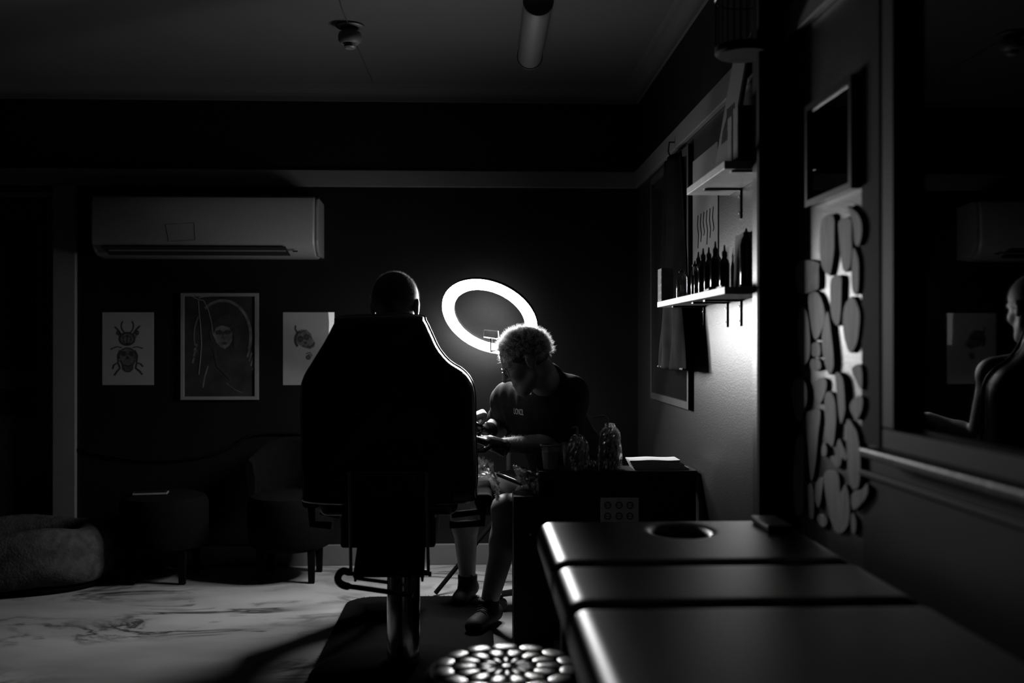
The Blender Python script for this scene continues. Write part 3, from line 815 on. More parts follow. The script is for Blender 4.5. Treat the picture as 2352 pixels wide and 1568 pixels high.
# ------------------------------------------------------------------ client
CC = at(909, 704, 3.74); CF = Vector((.22, .93, -.18))
cN = Vector((CC.x - .0, 3.70, 1.175)); cP = Vector((CC.x - .02, 3.86, .82)); cCH = Vector((CC.x - .01, 3.70, 1.02))
cRS, cLS = Vector((CC.x + .17, 3.72, 1.075)), Vector((CC.x - .19, 3.72, 1.075))
cRE, cRW = Vector((-.19, 3.97, .80)), at(1075, 964, 4.05)
cLE, cLW = Vector((CC.x - .29, 3.80, .80)), Vector((CC.x - .25, 4.02, .74))
cRH, cLH = Vector((CC.x + .06, 3.86, .77)), Vector((CC.x - .10, 3.86, .77))
cRK, cLK = Vector((CC.x + .035, 4.30, .73)), Vector((CC.x - .10, 4.30, .73))
cRA, cLA = Vector((CC.x + .03, 4.42, .33)), Vector((CC.x - .08, 4.42, .33))
cl = thing('person', (cP.x, cP.y, 0), 'seated man with cropped hair seen from behind above the black chair back', 'person')
S = SDF((-.78, 3.52, .20), (.16, 4.66, 1.50), .005)
S.chain([tuple(cP), tuple(cP.lerp(cCH, .5)), tuple(cCH)], [.13, .125, .13], .05)
S.cap(tuple(cRS), tuple(cLS), .06, .06, .06); S.cap(tuple(cRS.lerp(cCH, .4)), tuple(cLS.lerp(cCH, .4)), .09, .09, .05)
cf, cu, cr = frame3(CF)
S.cap(tuple(cN - Vector((0, 0, .06))), tuple(CC - cf * .03 - cu * .06), .07, .06, .04)
add_head(S, CC, CF, 1.07)
arm(S, cRS, cRE, cRW); arm(S, cLS, cLE, cLW)
leg(S, cRH, cRK, cRA); leg(S, cLH, cLK, cLA)
for A in (cRA, cLA): S.cap((A.x, A.y - .03, A.z - .05), (A.x, A.y + .14, A.z - .05), .03, .025, .03)
cRD = Vector((1, .12, .42))
add_hand(S, cRW, cRD, (-.35, -.30, 1), 1, curl=1.5, s=.80)
add_hand(S, cLW, (0.1, 1, -.1), (0, 0, 1), 1, curl=.5, s=.95)
S.build('body', 'skin', cl)
S = SDF((-.82, 3.50, .62), (.14, 4.20, 1.26), .007)
S.chain([tuple(cP), tuple(cP.lerp(cCH, .5)), tuple(cCH)], [.152, .148, .148], .05)
S.cap(tuple(cRS), tuple(cLS), .075, .075, .06); S.cap(tuple(cRS.lerp(cCH, .4)), tuple(cLS.lerp(cCH, .4)), .105, .105, .05)
S.cap(tuple(cRS), tuple(cRS.lerp(cRE, .7)), .068, .062, .04); S.chain([tuple(cLS), tuple(cLE), tuple(cLE.lerp(cLW, .9))], [.068, .058, .046], .04)
S.warp(lambda X, Y, Z: .003 * np.sin(50 * X + 30 * Z + 20 * Y))
S.plane_cut((0, 0, 1.175), (0, .1, 1)); S.plane_cut((0, 0, .69), (0, 0, -1))
S.build('jacket', 'dark_fabric', cl)
S = SDF((-.70, 3.66, .28), (0, 4.60, .92), .007)
S.cap(tuple(cP), tuple(cP + Vector((0, 0, .04))), .155, .15, .05)
for h, kn, an in ((cRH, cRK, cRA), (cLH, cLK, cLA)): S.chain([tuple(h), tuple(kn), tuple(an + Vector((0, 0, .04)))], [.105, .075, .055], .03)
S.plane_cut((0, 0, .86), (0, 0, 1))
S.build('trousers', 'dark_fabric', cl)
for A in (cRA, cLA):
    S = SDF((A.x - .08, A.y - .14, A.z - .13), (A.x + .08, A.y + .24, A.z + .08), .006)
    S.cap((A.x, A.y - .05, A.z - .05), (A.x, A.y + .16, A.z - .058), .044, .038, .02); S.cap(tuple(A - Vector((0, 0, .03))), tuple(A + Vector((0, 0, .02))), .045, .046, .02)
    S.plane_cut((0, 0, A.z - .088), (0, 0, -1)); S.build('shoe', 'shoe', cl)
ht = lambda a, b_, u_: (u_ > -.1 and a < .55) or (a < -.15 and u_ > -.75)
chc = CC + cu * .031 - cf * .012
S = SDF(tuple(CC - Vector((.15, .15, .15))), tuple(CC + Vector((.15, .15, .15))), .005)
Rm = [[cf.x, cr.x, cu.x], [cf.y, cr.y, cu.y], [cf.z, cr.z, cu.z]]
S.ell(tuple(chc), (.109, .0855, .096), Rm, 0); S.plane_cut(tuple(CC + cf * .05 + cu * .02), tuple(cf - cu * .4)); S.plane_cut(tuple(CC - cu * .105), tuple(-cu + cf * .5))
hp2 = S.build('hair', 'hair_dark', cl)
strands('hair_strands', scalp_roots(chc, CF, (0, 0, 1), 4500, (.109, .0855, .096), ht), 'strand_short', hp2, .009, .0004, .25)

# ------------------------------------------------------------------ barber style chair
CY = 3.45
colc = at(927, 1400, 3.52)
chair = thing('barber_chair', (colc.x, 3.52, 0), 'black vinyl hydraulic chair with flared backrest and chrome column', 'chair')
out = [(765, 742), (775, 727), (868, 723), (960, 725), (973, 737), (988, 768), (1005, 803), (1030, 832), (1062, 853), (1081, 878), (1089, 912), (1090, 1000), (1094, 1080), (1091, 1130), (1072, 1158), (890, 1162), (710, 1158), (692, 1130), (688, 1000), (686, 905), (694, 866), (716, 828), (743, 784)]
poly = smooth_poly([at(x, y, CY) for x, y in out], 4)
cen = sum(poly, Vector()) / len(poly)
# rounded loft: rings from front to back
mb = MB(); rings = []
prof = [(0.965, 0.0), (.985, .006), (1.0, .025), (1.005, .055), (1.0, .085), (.985, .105), (.96, .115)]
for s_, dy in prof:
    ring = []
    for p in poly:
        inset = (1 - s_) * 1.0; dirv = (p - cen); L = dirv.length
        q = p - dirv.normalized() * (inset * .45); ring.append(mb.bm.verts.new(Vector((q.x, CY + dy, q.z))))
    rings.append(ring)
for A, B in zip(rings, rings[1:]):
    for i in range(len(A)): mb.bm.faces.new((A[i], A[(i + 1) % len(A)], B[(i + 1) % len(A)], B[i]))
mb.bm.faces.new(rings[0]); mb.bm.faces.new(rings[-1][::-1])
mb.build('backrest', 'vinyl', chair, True)
mb = MB(); mb.tube([Vector((p.x, CY + .113, p.z)) + (p - cen).normalized() * .002 for p in poly], .006, n=8, closed=True); mb.build('piping', 'vinyl', chair, True)
MB().box((-.56, 3.56, .575), (-.06, 4.06, .675), bev=.035, seg=4).build('seat', 'vinyl', chair, True)
plate = [(757, 1128), (770, 1106), (800, 1084), (978, 1084), (1015, 1110), (1040, 1132), (1040, 1150), (757, 1150)]
MB().prism([at(x, y, CY - .004) for x, y in plate], (0, -.006, 0), .0015).build('back_plate', 'black_metal', chair)
mb = MB(); mb.tube([at(x, y, CY - .012) for x, y in plate[1:5]], .0022, n=8); mb.build('plate_edge', 'steel', chair, True)
for x, y in ((820, 950), (935, 950), (835, 1094), (950, 1094), (766, 1134), (1032, 1133)):
    yy = CY - .002 if y < 1000 else CY - .011
    p = at(x, y, yy); MB().lathe([(0, .004), (.005, .0035), (.0075, 0), (.0075, -.003)], p, 14, (0, -1, 0)).build('bolt', 'dull_metal', chair, True)
RYd = 3.39
for xa, xb in ((803, 806), (979, 984)):
    MB().cyl(at(xa, 1084, RYd), at(xb, 1318, RYd), .0058, n=12).build('rod', 'steel', chair, True)
MB().cyl(at(797, 1317, RYd), at(984, 1317, RYd), .007, n=12).build('crossbar', 'black_metal', chair, True)
MB().cyl(at(984, 1318, RYd), at(991, 1318, RYd), .0085, n=16).build('knob', 'black_metal', chair, True)
pn = [(811, 1163), (976, 1163), (977, 1240), (974, 1326), (810, 1326), (822, 1240), (830, 1205)]
MB().prism([at(x, y, 3.43) for x, y in pn], (0, .03, 0), .004).build('rear_skirt', 'matte_black', chair)
for x in (816, 970):
    MB().cyl(at(x, 1324, 3.42), at(x, 1335, 3.42), .006, .004, n=10).build('skirt_foot', 'black_plastic', chair, True)
fp = smooth_poly([at(802, 1314, 3.40), at(788, 1311, 3.38), at(778, 1320, 3.35), at(777, 1334, 3.32), at(790, 1344, 3.30), at(815, 1348, 3.29), at(880, 1357, 3.27), at(948, 1367, 3.25)], 4, False)
mb = MB(); mb.tube(fp, [.0125 if 0 < i < 19 else .0085 for i in range(len(fp))], n=12); fb = mb.build('footrest_bar', 'black_metal', chair, True)
mb = MB(); mb.cyl(at(815, 1327, 3.40), at(890, 1337, 3.36), .006, n=10); mb.build('footrest_link', 'dull_metal', chair, True)
mb = MB(); mb.lathe([(0, .05), (.058, .05), (.058, .40), (.056, .405), (.04, .405), (.04, .47), (0, .47)], (colc.x, 3.52, 0), 40); mb.build('column', 'chrome', chair, True)
mb = MB(); mb.lathe([(0, .012), (.31, .012), (.33, .02), (.33, .032), (.30, .045), (.09, .062), (.07, .075), (0, .075)], (colc.x, 3.52, 0), 48); mb.build('base', 'apron_black', chair, True)
MB().box((-.48, 3.58, .46), (-.14, 3.98, .575), bev=.01).build('seat_mount', 'black_metal', chair)
for s_, x0 in ((1, .0), (-1, -.625)):
    ar = MB().box((x0, 3.62, .595), (x0 + .065, 4.02, .645), bev=.018, seg=3).build('armrest', 'matte_black', chair, True)
    mb = MB(); xm = x0 + .03; xi = -.09 if s_ > 0 else -.53
    mb.tube([(xm, 3.66, .60), (xm, 3.68, .53), (xi, 3.70, .52)], .014, n=10); mb.build('armrest_support', 'matte_black', ar, True)
    mb = MB(); mb.tube([(xm, 3.95, .60), (xm, 3.93, .53), (xi, 3.92, .52)], .014, n=10); mb.build('armrest_support', 'matte_black', ar, True)
mb = MB(); mb.box((-.40, 4.28, .20), (-.20, 4.50, .225), bev=.008); mb.tube([(-.30, 3.96, .52), (-.30, 4.2, .30), (-.30, 4.38, .21)], .014, n=10); mb.build('footplate', 'black_metal', chair, True)

# crinkled film helper -------------------------------------------------
def crinkle(name, P00, P10, P11, P01, nu, nv, amp, m, parent, seed=0, drape=None):
    rnd = random.Random(seed); vs = []; fs = []
    P00, P10, P11, P01 = map(Vector, (P00, P10, P11, P01)); nrm = (P10 - P00).cross(P01 - P00).normalized()
    for j in range(nv + 1):
        for i in range(nu + 1):
            u = i / nu; v = j / nv
            p = P00 * (1 - u) * (1 - v) + P10 * u * (1 - v) + P11 * u * v + P01 * (1 - u) * v
            p = p + nrm * rnd.gauss(0, amp) + Vector((rnd.gauss(0, amp * .6), rnd.gauss(0, amp * .6), rnd.gauss(0, amp * .6)))
            if drape: p = drape(p, u, v)
            vs.append(p)
    for j in range(nv):
        for i in range(nu):
            a = j * (nu + 1) + i; q = (a, a + 1, a + nu + 2, a + nu + 1)
            if rnd.random() < .5: fs += [(q[0], q[1], q[2]), (q[0], q[2], q[3])]
            else: fs += [(q[0], q[1], q[3]), (q[1], q[2], q[3])]
    me = bpy.data.meshes.new(name); me.from_pydata([tuple(v) for v in vs], [], fs); me.update()
    return link_mesh(name, me, m, parent)

cf_ = thing('cling_film', (.05, 3.95, .655), 'crumpled clear plastic film over the chair armrest beside the gloved hands', 'plastic film')
def arch(p, u, v): return p + Vector((0, 0, .045 * math.sin(PI * u)))
crinkle('film_top', (-.01, 3.72, .66), (.085, 3.72, .66), (.085, 4.05, .66), (-.01, 4.05, .66), 10, 26, .006, 'film', cf_, 3, arch)
crinkle('film_side', (.082, 3.72, .66), (.088, 3.72, .60), (.09, 4.05, .58), (.085, 4.05, .66), 7, 26, .006, 'film', cf_, 4)
crinkle('film_lump', at(1096, 1050, 3.96), at(1132, 1058, 3.96), at(1134, 1085, 4.03), at(1097, 1080, 4.03), 12, 9, .006, 'film', cf_, 5)

# ------------------------------------------------------------------ rug under the chair
RL, RR, RY0, RY1 = -.585, .075, 2.75, onZ(930, 1368, .012).y
rug = thing('rug', (-.1, 3.6, 0), 'black shaggy rug with rounded corner under the hydraulic chair', 'rug')
pts = []
rc = .13
for (cx, cy, a0) in ((RR - rc, RY0 + rc, -PI / 2), (RR - rc, RY1 - rc, 0), (RL + rc, RY1 - rc, PI / 2), (RL + rc, RY0 + rc, PI)):
    for k in range(7): a = a0 + k * PI / 12; pts.append(Vector((cx + rc * math.cos(a), cy + rc * math.sin(a), .001)))
MB().prism(pts, (0, 0, .010), .003).build('rug_base', 'rug', rug)
vs, fs = [], []
for i in range(len(pts)):
    a = pts[i]; c = pts[(i + 1) % len(pts)]; n = max(2, int((c - a).length / .005))
    for k in range(n):
        p = a.lerp(c, (k + random.random()) / n) + Vector((0, 0, random.uniform(.002, .010))); o = (p - Vector((-.14, 3.5, 0))); o.z = 0; o = o.normalized()
        t = (c - a).normalized(); i0 = len(vs)
        e = p + o * random.uniform(.004, .014) + t * random.gauss(0, .004) + Vector((0, 0, random.uniform(-.002, .004))); e.z = max(e.z, .001)
        vs += [p - t * .002, p + t * .002, e]; fs.append((i0, i0 + 1, i0 + 2))
me = bpy.data.meshes.new('pile'); me.from_pydata([tuple(v) for v in vs], [], fs); me.update()
tag(link_mesh('pile', me, 'rug', rug), kind='stuff')

# ------------------------------------------------------------------ work desk behind the massage table
DY0, DY1 = 3.90, 4.07
dx0, dx1 = at(1180, 1200, DY0).x, X1 - .012
dz = at(1420, 1081, DY0).z
desk = thing('work_desk', ((dx0 + dx1) / 2, DY0, 0), 'narrow black work desk with drawers against the right wall', 'desk')
dtx = at(1238, 1085, DY0).x
MB().box((dtx, DY0 - .004, dz - .028), (dx1, DY1, dz), bev=.003).build('worktop', 'desk', desk)
MB().box((dx0, DY0 + .01, .0), (dx0 + .16, DY1, dz - .10), bev=.003).build('pedestal', 'desk', desk)
MB().box((dx0 + .16, DY0 + .02, .02), (dx1, DY0 + .04, dz - .028), bev=.002).build('front_panel', 'desk', desk)
MB().box((dtx, DY0 + .02, dz - .10), (dtx + .02, DY1, dz - .028), bev=.002).build('side_rail', 'desk', desk)
kp = at(1218, 1226, DY0); MB().lathe([(0, .012), (.006, .011), (.007, .004), (.003, 0), (.003, -.01)], kp, 12, (0, -1, 0)).build('drawer_knob', 'steel', desk, True)
pp = [at(x, y, DY0 + .012) for x, y in ((1379, 1198), (1466, 1198), (1466, 1142), (1379, 1142))]
pw = thing('power_strip', (at(1422, 1200, DY0)), 'grey power panel with round sockets on the desk front', 'power strip')
MB().prism([p + Vector((0, -.001, 0)) for p in pp], (0, -.012, 0), .002).build('faceplate', 'bright_white', pw)
for r_, yq in ((0, 1160), (1, 1185)):
    for xq in (1396, 1422, 1447):
        p = at(xq, yq, DY0 - .002); sk = MB().lathe([(.010, 0), (.012, .002), (.014, 0), (.014, -.004)], p, 20, (0, -1, 0)).build('socket_rim', 'black_plastic', pw, True)
        h = MB()
        for dxx in (-.005, .005): h.cyl(p + Vector((dxx, .0, 0)), p + Vector((dxx, -.0015, 0)), .0022, n=8)
        h.build('socket_hole', 'black_slot', sk)

# film over the left corner of the desk
cfd = thing('cling_film', (dtx, 4.0, dz - .03), 'crinkled clear film wrapped over the left end of the desk', 'plastic film')
crinkle('film_sheet', at(1178, 1070, 3.98), at(1243, 1090, 3.92), at(1236, 1135, 3.93), at(1190, 1112, 3.98), 20, 14, .004, 'film', cfd, 9)
crinkle('film_fold', at(1178, 1070, 3.98), at(1243, 1090, 3.92), at(1243, 1086, 4.05), at(1180, 1066, 4.06), 20, 6, .0025, 'film', cfd, 10)
# padded leaf with a shiny edge between chair and desk
tr = thing('instrument_tray', at(1168, 1105, 4.02), 'narrow dark tray with a shiny steel edge beside the wrapped desk corner', 'tray')
a, b_ = at(1140, 1085, 4.06), at(1197, 1108, 3.96)
n_ = (b_ - a).normalized(); back = Vector((.10, .16, .0))
MB().prism([a, b_, b_ + back, a + back], (0, 0, -.012), .002).build('tray_board', 'black_metal', tr)
mb = MB(); mb.cyl(a + Vector((0, -.002, .001)), b_ + Vector((0, -.002, .001)), .0035, n=10); mb.build('steel_edge', 'chrome', tr, True)
mb = MB(); mb.cyl(a + Vector((0, -.002, -.012)), b_ + Vector((0, -.002, -.012)), .002, n=8); mb.build('lower_edge', 'dull_metal', tr, True)
mb = MB(); mb.tube([(a + b_) / 2 + back * .7 + Vector((0, 0, -.012)), (a + b_) / 2 + back * .9 + Vector((.03, .0, -.1)), (dx0 + .05, DY1 - .01, dz - .13)], .008); mb.build('tray_bracket', 'black_metal', tr, True)

# cups
def cup(px, label, yo=.036):
    p = at(px, 1088, DY0 + yo); p.z = dz
    c = thing('plastic_cup', p, label, 'cup', 'clear cups on the desk')
    top = dz + .098
    MB().lathe([(0, .001), (.030, .001), (.040, .098), (.0385, .098), (.0285, .004), (0, .004)], p, 32).build('cup_wall', 'clear_plastic', c, True)
    MB().lathe([(.040, .095), (.0425, .097), (.0425, .101), (.039, .101), (.039, .097), (.040, .095)], p, 32).build('rim', 'plastic_grey', c, True)
    MB().lathe([(0, .006), (.0288, .006), (.0362, .075), (0, .075)], p, 32).build('liquid', 'liquid_bottle', c, True)
cup(1265, 'clear plastic cup at the left end of the desk')
cup(1312, 'clear plastic cup half hidden behind the wrapped squat bottle', .112)
# squeeze bottles
def bottle1():
    p = at(1324, 1090, DY0 + .012 - .0); p = Vector((p.x, DY0 + .040, dz)); p.x = at(1326, 1088, DY0 + .04).x
    p.y = DY0 + .034
    c = thing('squeeze_bottle', p, 'squat squeeze bottle bagged in crinkled film, short nozzle', 'bottle', 'wash bottles on the desk')
    MB().lathe([(0, .001), (.036, .001), (.039, .01), (.040, .07), (.034, .105), (.018, .125), (.012, .13), (0, .13)], p, 32).build('bottle_body', 'liquid_bottle', c, True)
    MB().tube(smooth_poly([p + Vector((0, 0, .13)), p + Vector((0, 0, .155)), p + Vector((-.004, 0, .17)), p + Vector((-.02, 0, .166))], 5, False), .0045, n=10).build('nozzle', 'liquid_bottle', c, True)
    bag(c, p, [(.043, 0), (.046, .03), (.046, .07), (.039, .105), (.022, .128), (.012, .138)], 21)
    return p
def bag(c, p, prof, seed):
    rnd = random.Random(seed); mb = MB(); n = 36; rings = []
    pr = []
    for (r0, h0), (r1, h1) in zip(prof, prof[1:]):
        for k in range(3): t = k / 3; pr.append((r0 + (r1 - r0) * t, h0 + (h1 - h0) * t))
    pr.append(prof[-1])
    for r, h in pr:
        rings.append([mb.bm.verts.new(p + Vector((math.cos(2 * PI * k / n), math.sin(2 * PI * k / n), 0)) * (r + abs(rnd.gauss(0, .0022))) + Vector((0, 0, h + .002 + rnd.uniform(0, .003)))) for k in range(n)])
    for A, B in zip(rings, rings[1:]):
        for k in range(n):
            k2 = (k + 1) % n; q = (A[k], A[k2], B[k2], B[k])
            mb.bm.faces.new(q[:3]); mb.bm.faces.new((q[0], q[2], q[3]))
    mb.build('film_bag', 'film', c)
bottle1()
def bottle2():
    p = Vector((at(1401, 1088, DY0 + .045).x, DY0 + .045, dz))
    c = thing('squeeze_bottle', p, 'tall wash bottle with long bent spout, bagged in film', 'bottle', 'wash bottles on the desk')
    MB().lathe([(0, .001), (.036, .001), (.0395, .008), (.0395, .125), (.034, .143), (.018, .165), (.012, .168), (0, .168)], p, 32).build('bottle_body', 'liquid_bottle', c, True)
    MB().box(p + Vector((-.018, -.0415, .03)), p + Vector((.022, -.0385, .10)), bev=.001).build('bottle_label', 'ink_mid', c)
    q = p + Vector((-.010, 0, .165))
    MB().tube(smooth_poly([q, q + Vector((0, 0, .025)), q + Vector((-.004, 0, .040)), q + Vector((-.02, 0, .048)), q + Vector((-.05, 0, .043)), q + Vector((-.062, 0, .039))], 5, False), .0052, n=10).build('spout', 'liquid_bottle', c, True)
    bag(c, p, [(.043, .0), (.048, .05), (.043, .09), (.041, .12), (.039, .145), (.02, .168), (.014, .18)], 33)
bottle2()
# folded towels
for i in range(5):
    p0 = Vector((at(1428, 1085, DY0 + .03).x + .05 - .004 * i, DY0 + .02 + .004 * i, dz + .0005 + i * .0075)); p1 = Vector((X1 - .04 - .012 * (i % 2) - .008 * i, DY1 - .015, 0))
    lab = ['bottom folded paper towel of the stack on the desk', 'second folded paper towel from the bottom of the desk stack', 'middle folded paper towel of the stack on the desk', 'fourth folded paper towel up in the desk stack', 'topmost folded white paper towel on the desk'][i]
    vs, fs = [], []; nu, nv = 14, 5
    for side in (0, 1):
        for j in range(nv + 1):
            for k in range(nu + 1):
                u = k / nu; v = j / nv; sag = .012 * u ** 3 * (1 if i == 4 else .5)
                z = p0.z + side * .0065 + .0012 * math.sin(9 * u + i) * side + (.004 * math.sin(PI * u) * math.sin(PI * v)) * side
                vs.append((p0.x + (p1.x - p0.x) * u, p0.y + (p1.y - p0.y) * v, z))
    W_ = nu + 1; H_ = (nu + 1) * (nv + 1)
    for j in range(nv):
        for k in range(nu):
            a = j * W_ + k; fs.append((a, a + W_, a + W_ + 1, a + 1)); fs.append((H_ + a, H_ + a + 1, H_ + a + W_ + 1, H_ + a + W_))
    for k in range(nu): fs.append((k, k + 1, H_ + k + 1, H_ + k)); a = nv * W_ + k; fs.append((a, H_ + a, H_ + a + 1, a + 1))
    for j in range(nv): a = j * W_; fs.append((a, H_ + a, H_ + a + W_, a + W_)); a = j * W_ + nu; fs.append((a, a + W_, H_ + a + W_, H_ + a))
    me = bpy.data.meshes.new('paper_towel'); me.from_pydata(vs, [], fs); me.update()
    tag(link_mesh('paper_towel', me, 'towel'), lab, 'paper towel', 'folded towels on the desk')
cb = thing('cling_film', at(1362, 1080, DY0 + .05), 'small crumpled scrap of clear film between the two wash bottles', 'plastic film')
q = Vector((at(1362, 1080, DY0 + .1).x, DY0 + .12, dz + .012))
crinkle('film_scrap', q + Vector((-.025, -.02, 0)), q + Vector((.03, -.02, 0)), q + Vector((.03, .03, .01)), q + Vector((-.025, .03, .008)), 8, 6, .005, 'film', cb, 41)

# ------------------------------------------------------------------ massage table
TZ = .72
TX0, TX1 = onZ(1233, 1195, TZ).x, X1 - .055
TY = [onZ(1300, y, TZ).y for y in (1193, 1293, 1388)] + [.95]
tb_ = thing('massage_table', ((TX0 + TX1) / 2, 1.8, 0), 'black padded massage table with face hole in the foreground', 'table')
for i in range(3):
    ya, yb = TY[i + 1] + .006, TY[i] - .006
    S = SDF((TX0 - .03, ya - .03, TZ - .13), (TX1 + .03, yb + .03, TZ + .03), .006)
    S.rbox((TX0, ya, TZ - .095), (TX1, yb, TZ), .036)
    if i == 0:
        hcx = onZ(1562, 1217, TZ)
        S.f[:] = np.maximum(S.f, 0 + S.f)
        ax = [(S.lo[k] + S.h * np.arange(S.n[k])) for k in range(3)]
        X, Y, Z = np.meshgrid(*ax, indexing='ij', sparse=True)
        d = (np.sqrt(((X - hcx.x) / .066) ** 2 + ((Y - hcx.y) / .085) ** 2) - 1) * .066 + 0 * Z
        kk = .03; hh = np.clip(0.5 - 0.5 * (S.f + d) / kk, 0, 1); S.f = (S.f * (1 - hh) + (-d) * hh + kk * hh * (1 - hh)).astype(np.float32)
    S.build('cushion', 'table_vinyl', tb_)
MB().box((TX0 + .03, TY[3] + .03, TZ - .17), (TX1 - .03, TY[0] - .03, TZ - .106), bev=.006).build('frame', 'dark_trim', tb_)
for lx in (TX0 + .08, TX1 - .08):
    for ly in (TY[0] - .12, TY[3] + .12):
        MB().box((lx - .025, ly - .025, 0), (lx + .025, ly + .025, TZ - .17), bev=.004).build('leg', 'dark_trim', tb_)
# small dark box on the far right corner of the table
bp = onZ(1842, 1208, TZ)
bx = thing('storage_box', (bp.x, bp.y, TZ), 'small flat dark box with pale edge at the far right of the massage table', 'box')
Rz = Matrix.Rotation(math.radians(18), 3, 'Z')
bw = TX1 - .045
MB().box((bw - .06, 2.45, TZ + .001), (bw, 2.60, TZ + .012), bev=.003).build('box_body', 'matte_black', bx)
MB().box((bw - .062, 2.448, TZ + .012), (bw + .002, 2.602, TZ + .019), bev=.003).build('lid', 'black_plastic', bx)

# ------------------------------------------------------------------ quilted bar stool in the foreground
SZ = .45
sc = onZ(1178, 1530, SZ); sc = Vector((at(1152, 1530, sc.y).x, sc.y, 0)); 
SR = .178
stl = thing('bar_stool', (sc.x, sc.y, 0), 'round dark stool with glossy quilted petal seat in the foreground', 'stool')
MB().lathe([(0, SZ - .05), (SR - .01, SZ - .05), (SR, SZ - .04), (SR, SZ - .02), (SR - .012, SZ - .006), (0, SZ - .002)], (sc.x, sc.y, 0), 56).build('seat', 'matte_black', stl, True)
def pad(rc_, tc_, ar, at_, h):
    mb = MB(); n = 18; c = Vector((sc.x + 0.012, sc.y, 0)); rings = []
    prof = [(1.0, 0), (.98, .5), (.92, .85), (.72, .97), (.3, 1.0)]
    for rho, hz in prof:
        ring = []
        for k in range(n):
            ph = 2 * PI * k / n; e = .8
            du = abs(math.cos(ph)) ** e * math.copysign(1, math.cos(ph)) * rho; dv = abs(math.sin(ph)) ** e * math.copysign(1, math.sin(ph)) * rho
            r = rc_ + ar * du; t = tc_ + at_ * dv * (rc_ / max(r, .02)) ** .0
            ring.append(mb.bm.verts.new(c + Vector((r * math.cos(t), r * math.sin(t), SZ - .006 + h * hz))))
        rings.append(ring)
    for A, B in zip(rings, rings[1:]):
        for k in range(n): mb.bm.faces.new((A[k], A[(k + 1) % n], B[(k + 1) % n], B[k]))
    mb.bm.faces.new(rings[-1])
    mb.build('pad', 'quilt', stl, True)
NPD = 14
for k in range(NPD):
    a = 2 * PI * k / NPD + PI / 2
    pad(.146, a, .0225, PI / NPD * .92, .010)
    pad(.094, a + PI / NPD, .026, PI / NPD * .88, .010)
    pad(.045, a, .021, PI / NPD * .62, .008)
MB().lathe([(0, SZ + .004), (.009, SZ + .003), (.013, SZ - .002), (.013, SZ - .006)], (sc.x + .012, sc.y, 0), 20).build('centre_button', 'quilt', stl, True)
for k in range(4):
    a = PI / 4 + k * PI / 2
    MB().cyl((sc.x + .10 * math.cos(a), sc.y + .10 * math.sin(a), SZ - .05), (sc.x + .17 * math.cos(a), sc.y + .17 * math.sin(a), .012), .012, n=12).build('leg', 'black_metal', stl, True)
MB().tube([(sc.x + .145 * math.cos(2 * PI * k / 32), sc.y + .145 * math.sin(2 * PI * k / 32), .15) for k in range(32)], .007, n=8, closed=True).build('foot_ring', 'black_metal', stl, True)

# ------------------------------------------------------------------ air conditioner
AY = 5.17
ac = thing('air_conditioner', (at(470, 590, AY).x, BACK, at(470, 590, AY).z), 'long white wall-mounted air conditioner on the black wall', 'air conditioner')
x0, x1_ = at(207, 500, AY).x, at(722, 500, AY).x; z1, z0 = at(300, 446, AY).z, at(300, 588, AY).z
prof = [(BACK, z1), (AY + .04, z1), (AY + .012, z1 - .012), (AY, z1 - .045), (AY, z0 + .085), (AY + .012, z0 + .058), (AY + .035, z0 + .03), (AY + .075, z0 + .008), (BACK - .06, z0), (BACK, z0 + .01)]
MB().prism([Vector((x0, y, z)) for y, z in prof], (x1_ - x0, 0, 0), .012, 3).build('casing', 'plastic_white', ac, True)
x2 = at(733, 500, AY + .06).x
MB().prism([Vector((x1_ + .001, y + .012, z - (.006 if z > z1 - .1 else 0))) for y, z in [(BACK - .012, z1 - .01)] + prof[1:8] + [(BACK - .012, z0 + .01)]], (x2 - x1_, 0, 0), .004).build('end_cap', 'plastic_grey', ac)
sx0, sx1 = at(232, 570, AY).x, at(655, 570, AY).x; za, zb_ = at(300, 564, AY).z, at(300, 583, AY).z
sl = [Vector((sx0, AY + .004, za)), Vector((sx1, AY + .004, za)), Vector((sx1 + .02, AY + .040, zb_)), Vector((sx0 + .03, AY + .040, zb_))]
MB().prism(sl, (0, -.006, -.004)).build('air_slot', 'black_slot', ac)
for f_ in (.55,):
    aa = [sl[0].lerp(sl[3], f_), sl[1].lerp(sl[2], f_)]
    MB().prism([aa[0] + Vector((.02, -.010, .003)), aa[1] + Vector((-.01, -.010, .003)), aa[1] + Vector((-.01, -.010, -.003)), aa[0] + Vector((.02, -.010, -.003))], (0, -.004, 0)).build('louver', 'plastic_grey', ac)
p = [at(x, y, AY - .001) for x, y in ((381, 516), (447, 512), (449, 551), (389, 556))]
mb = MB(); mb.tube(p, .0012, n=6, closed=True); mb.build('panel_crease', 'plastic_white', ac)
MB().box(at(678, 577, AY + .02) - Vector((.012, .002, .004)), at(678, 577, AY + .012) + Vector((.012, .0, .004))).build('indicator', 'black_slot', ac)
MB().box(at(240, 492, AY) - Vector((.014, .001, .0025)), at(240, 492, AY) + Vector((.014, 0.001, .0025))).build('badge', 'plastic_grey', ac)

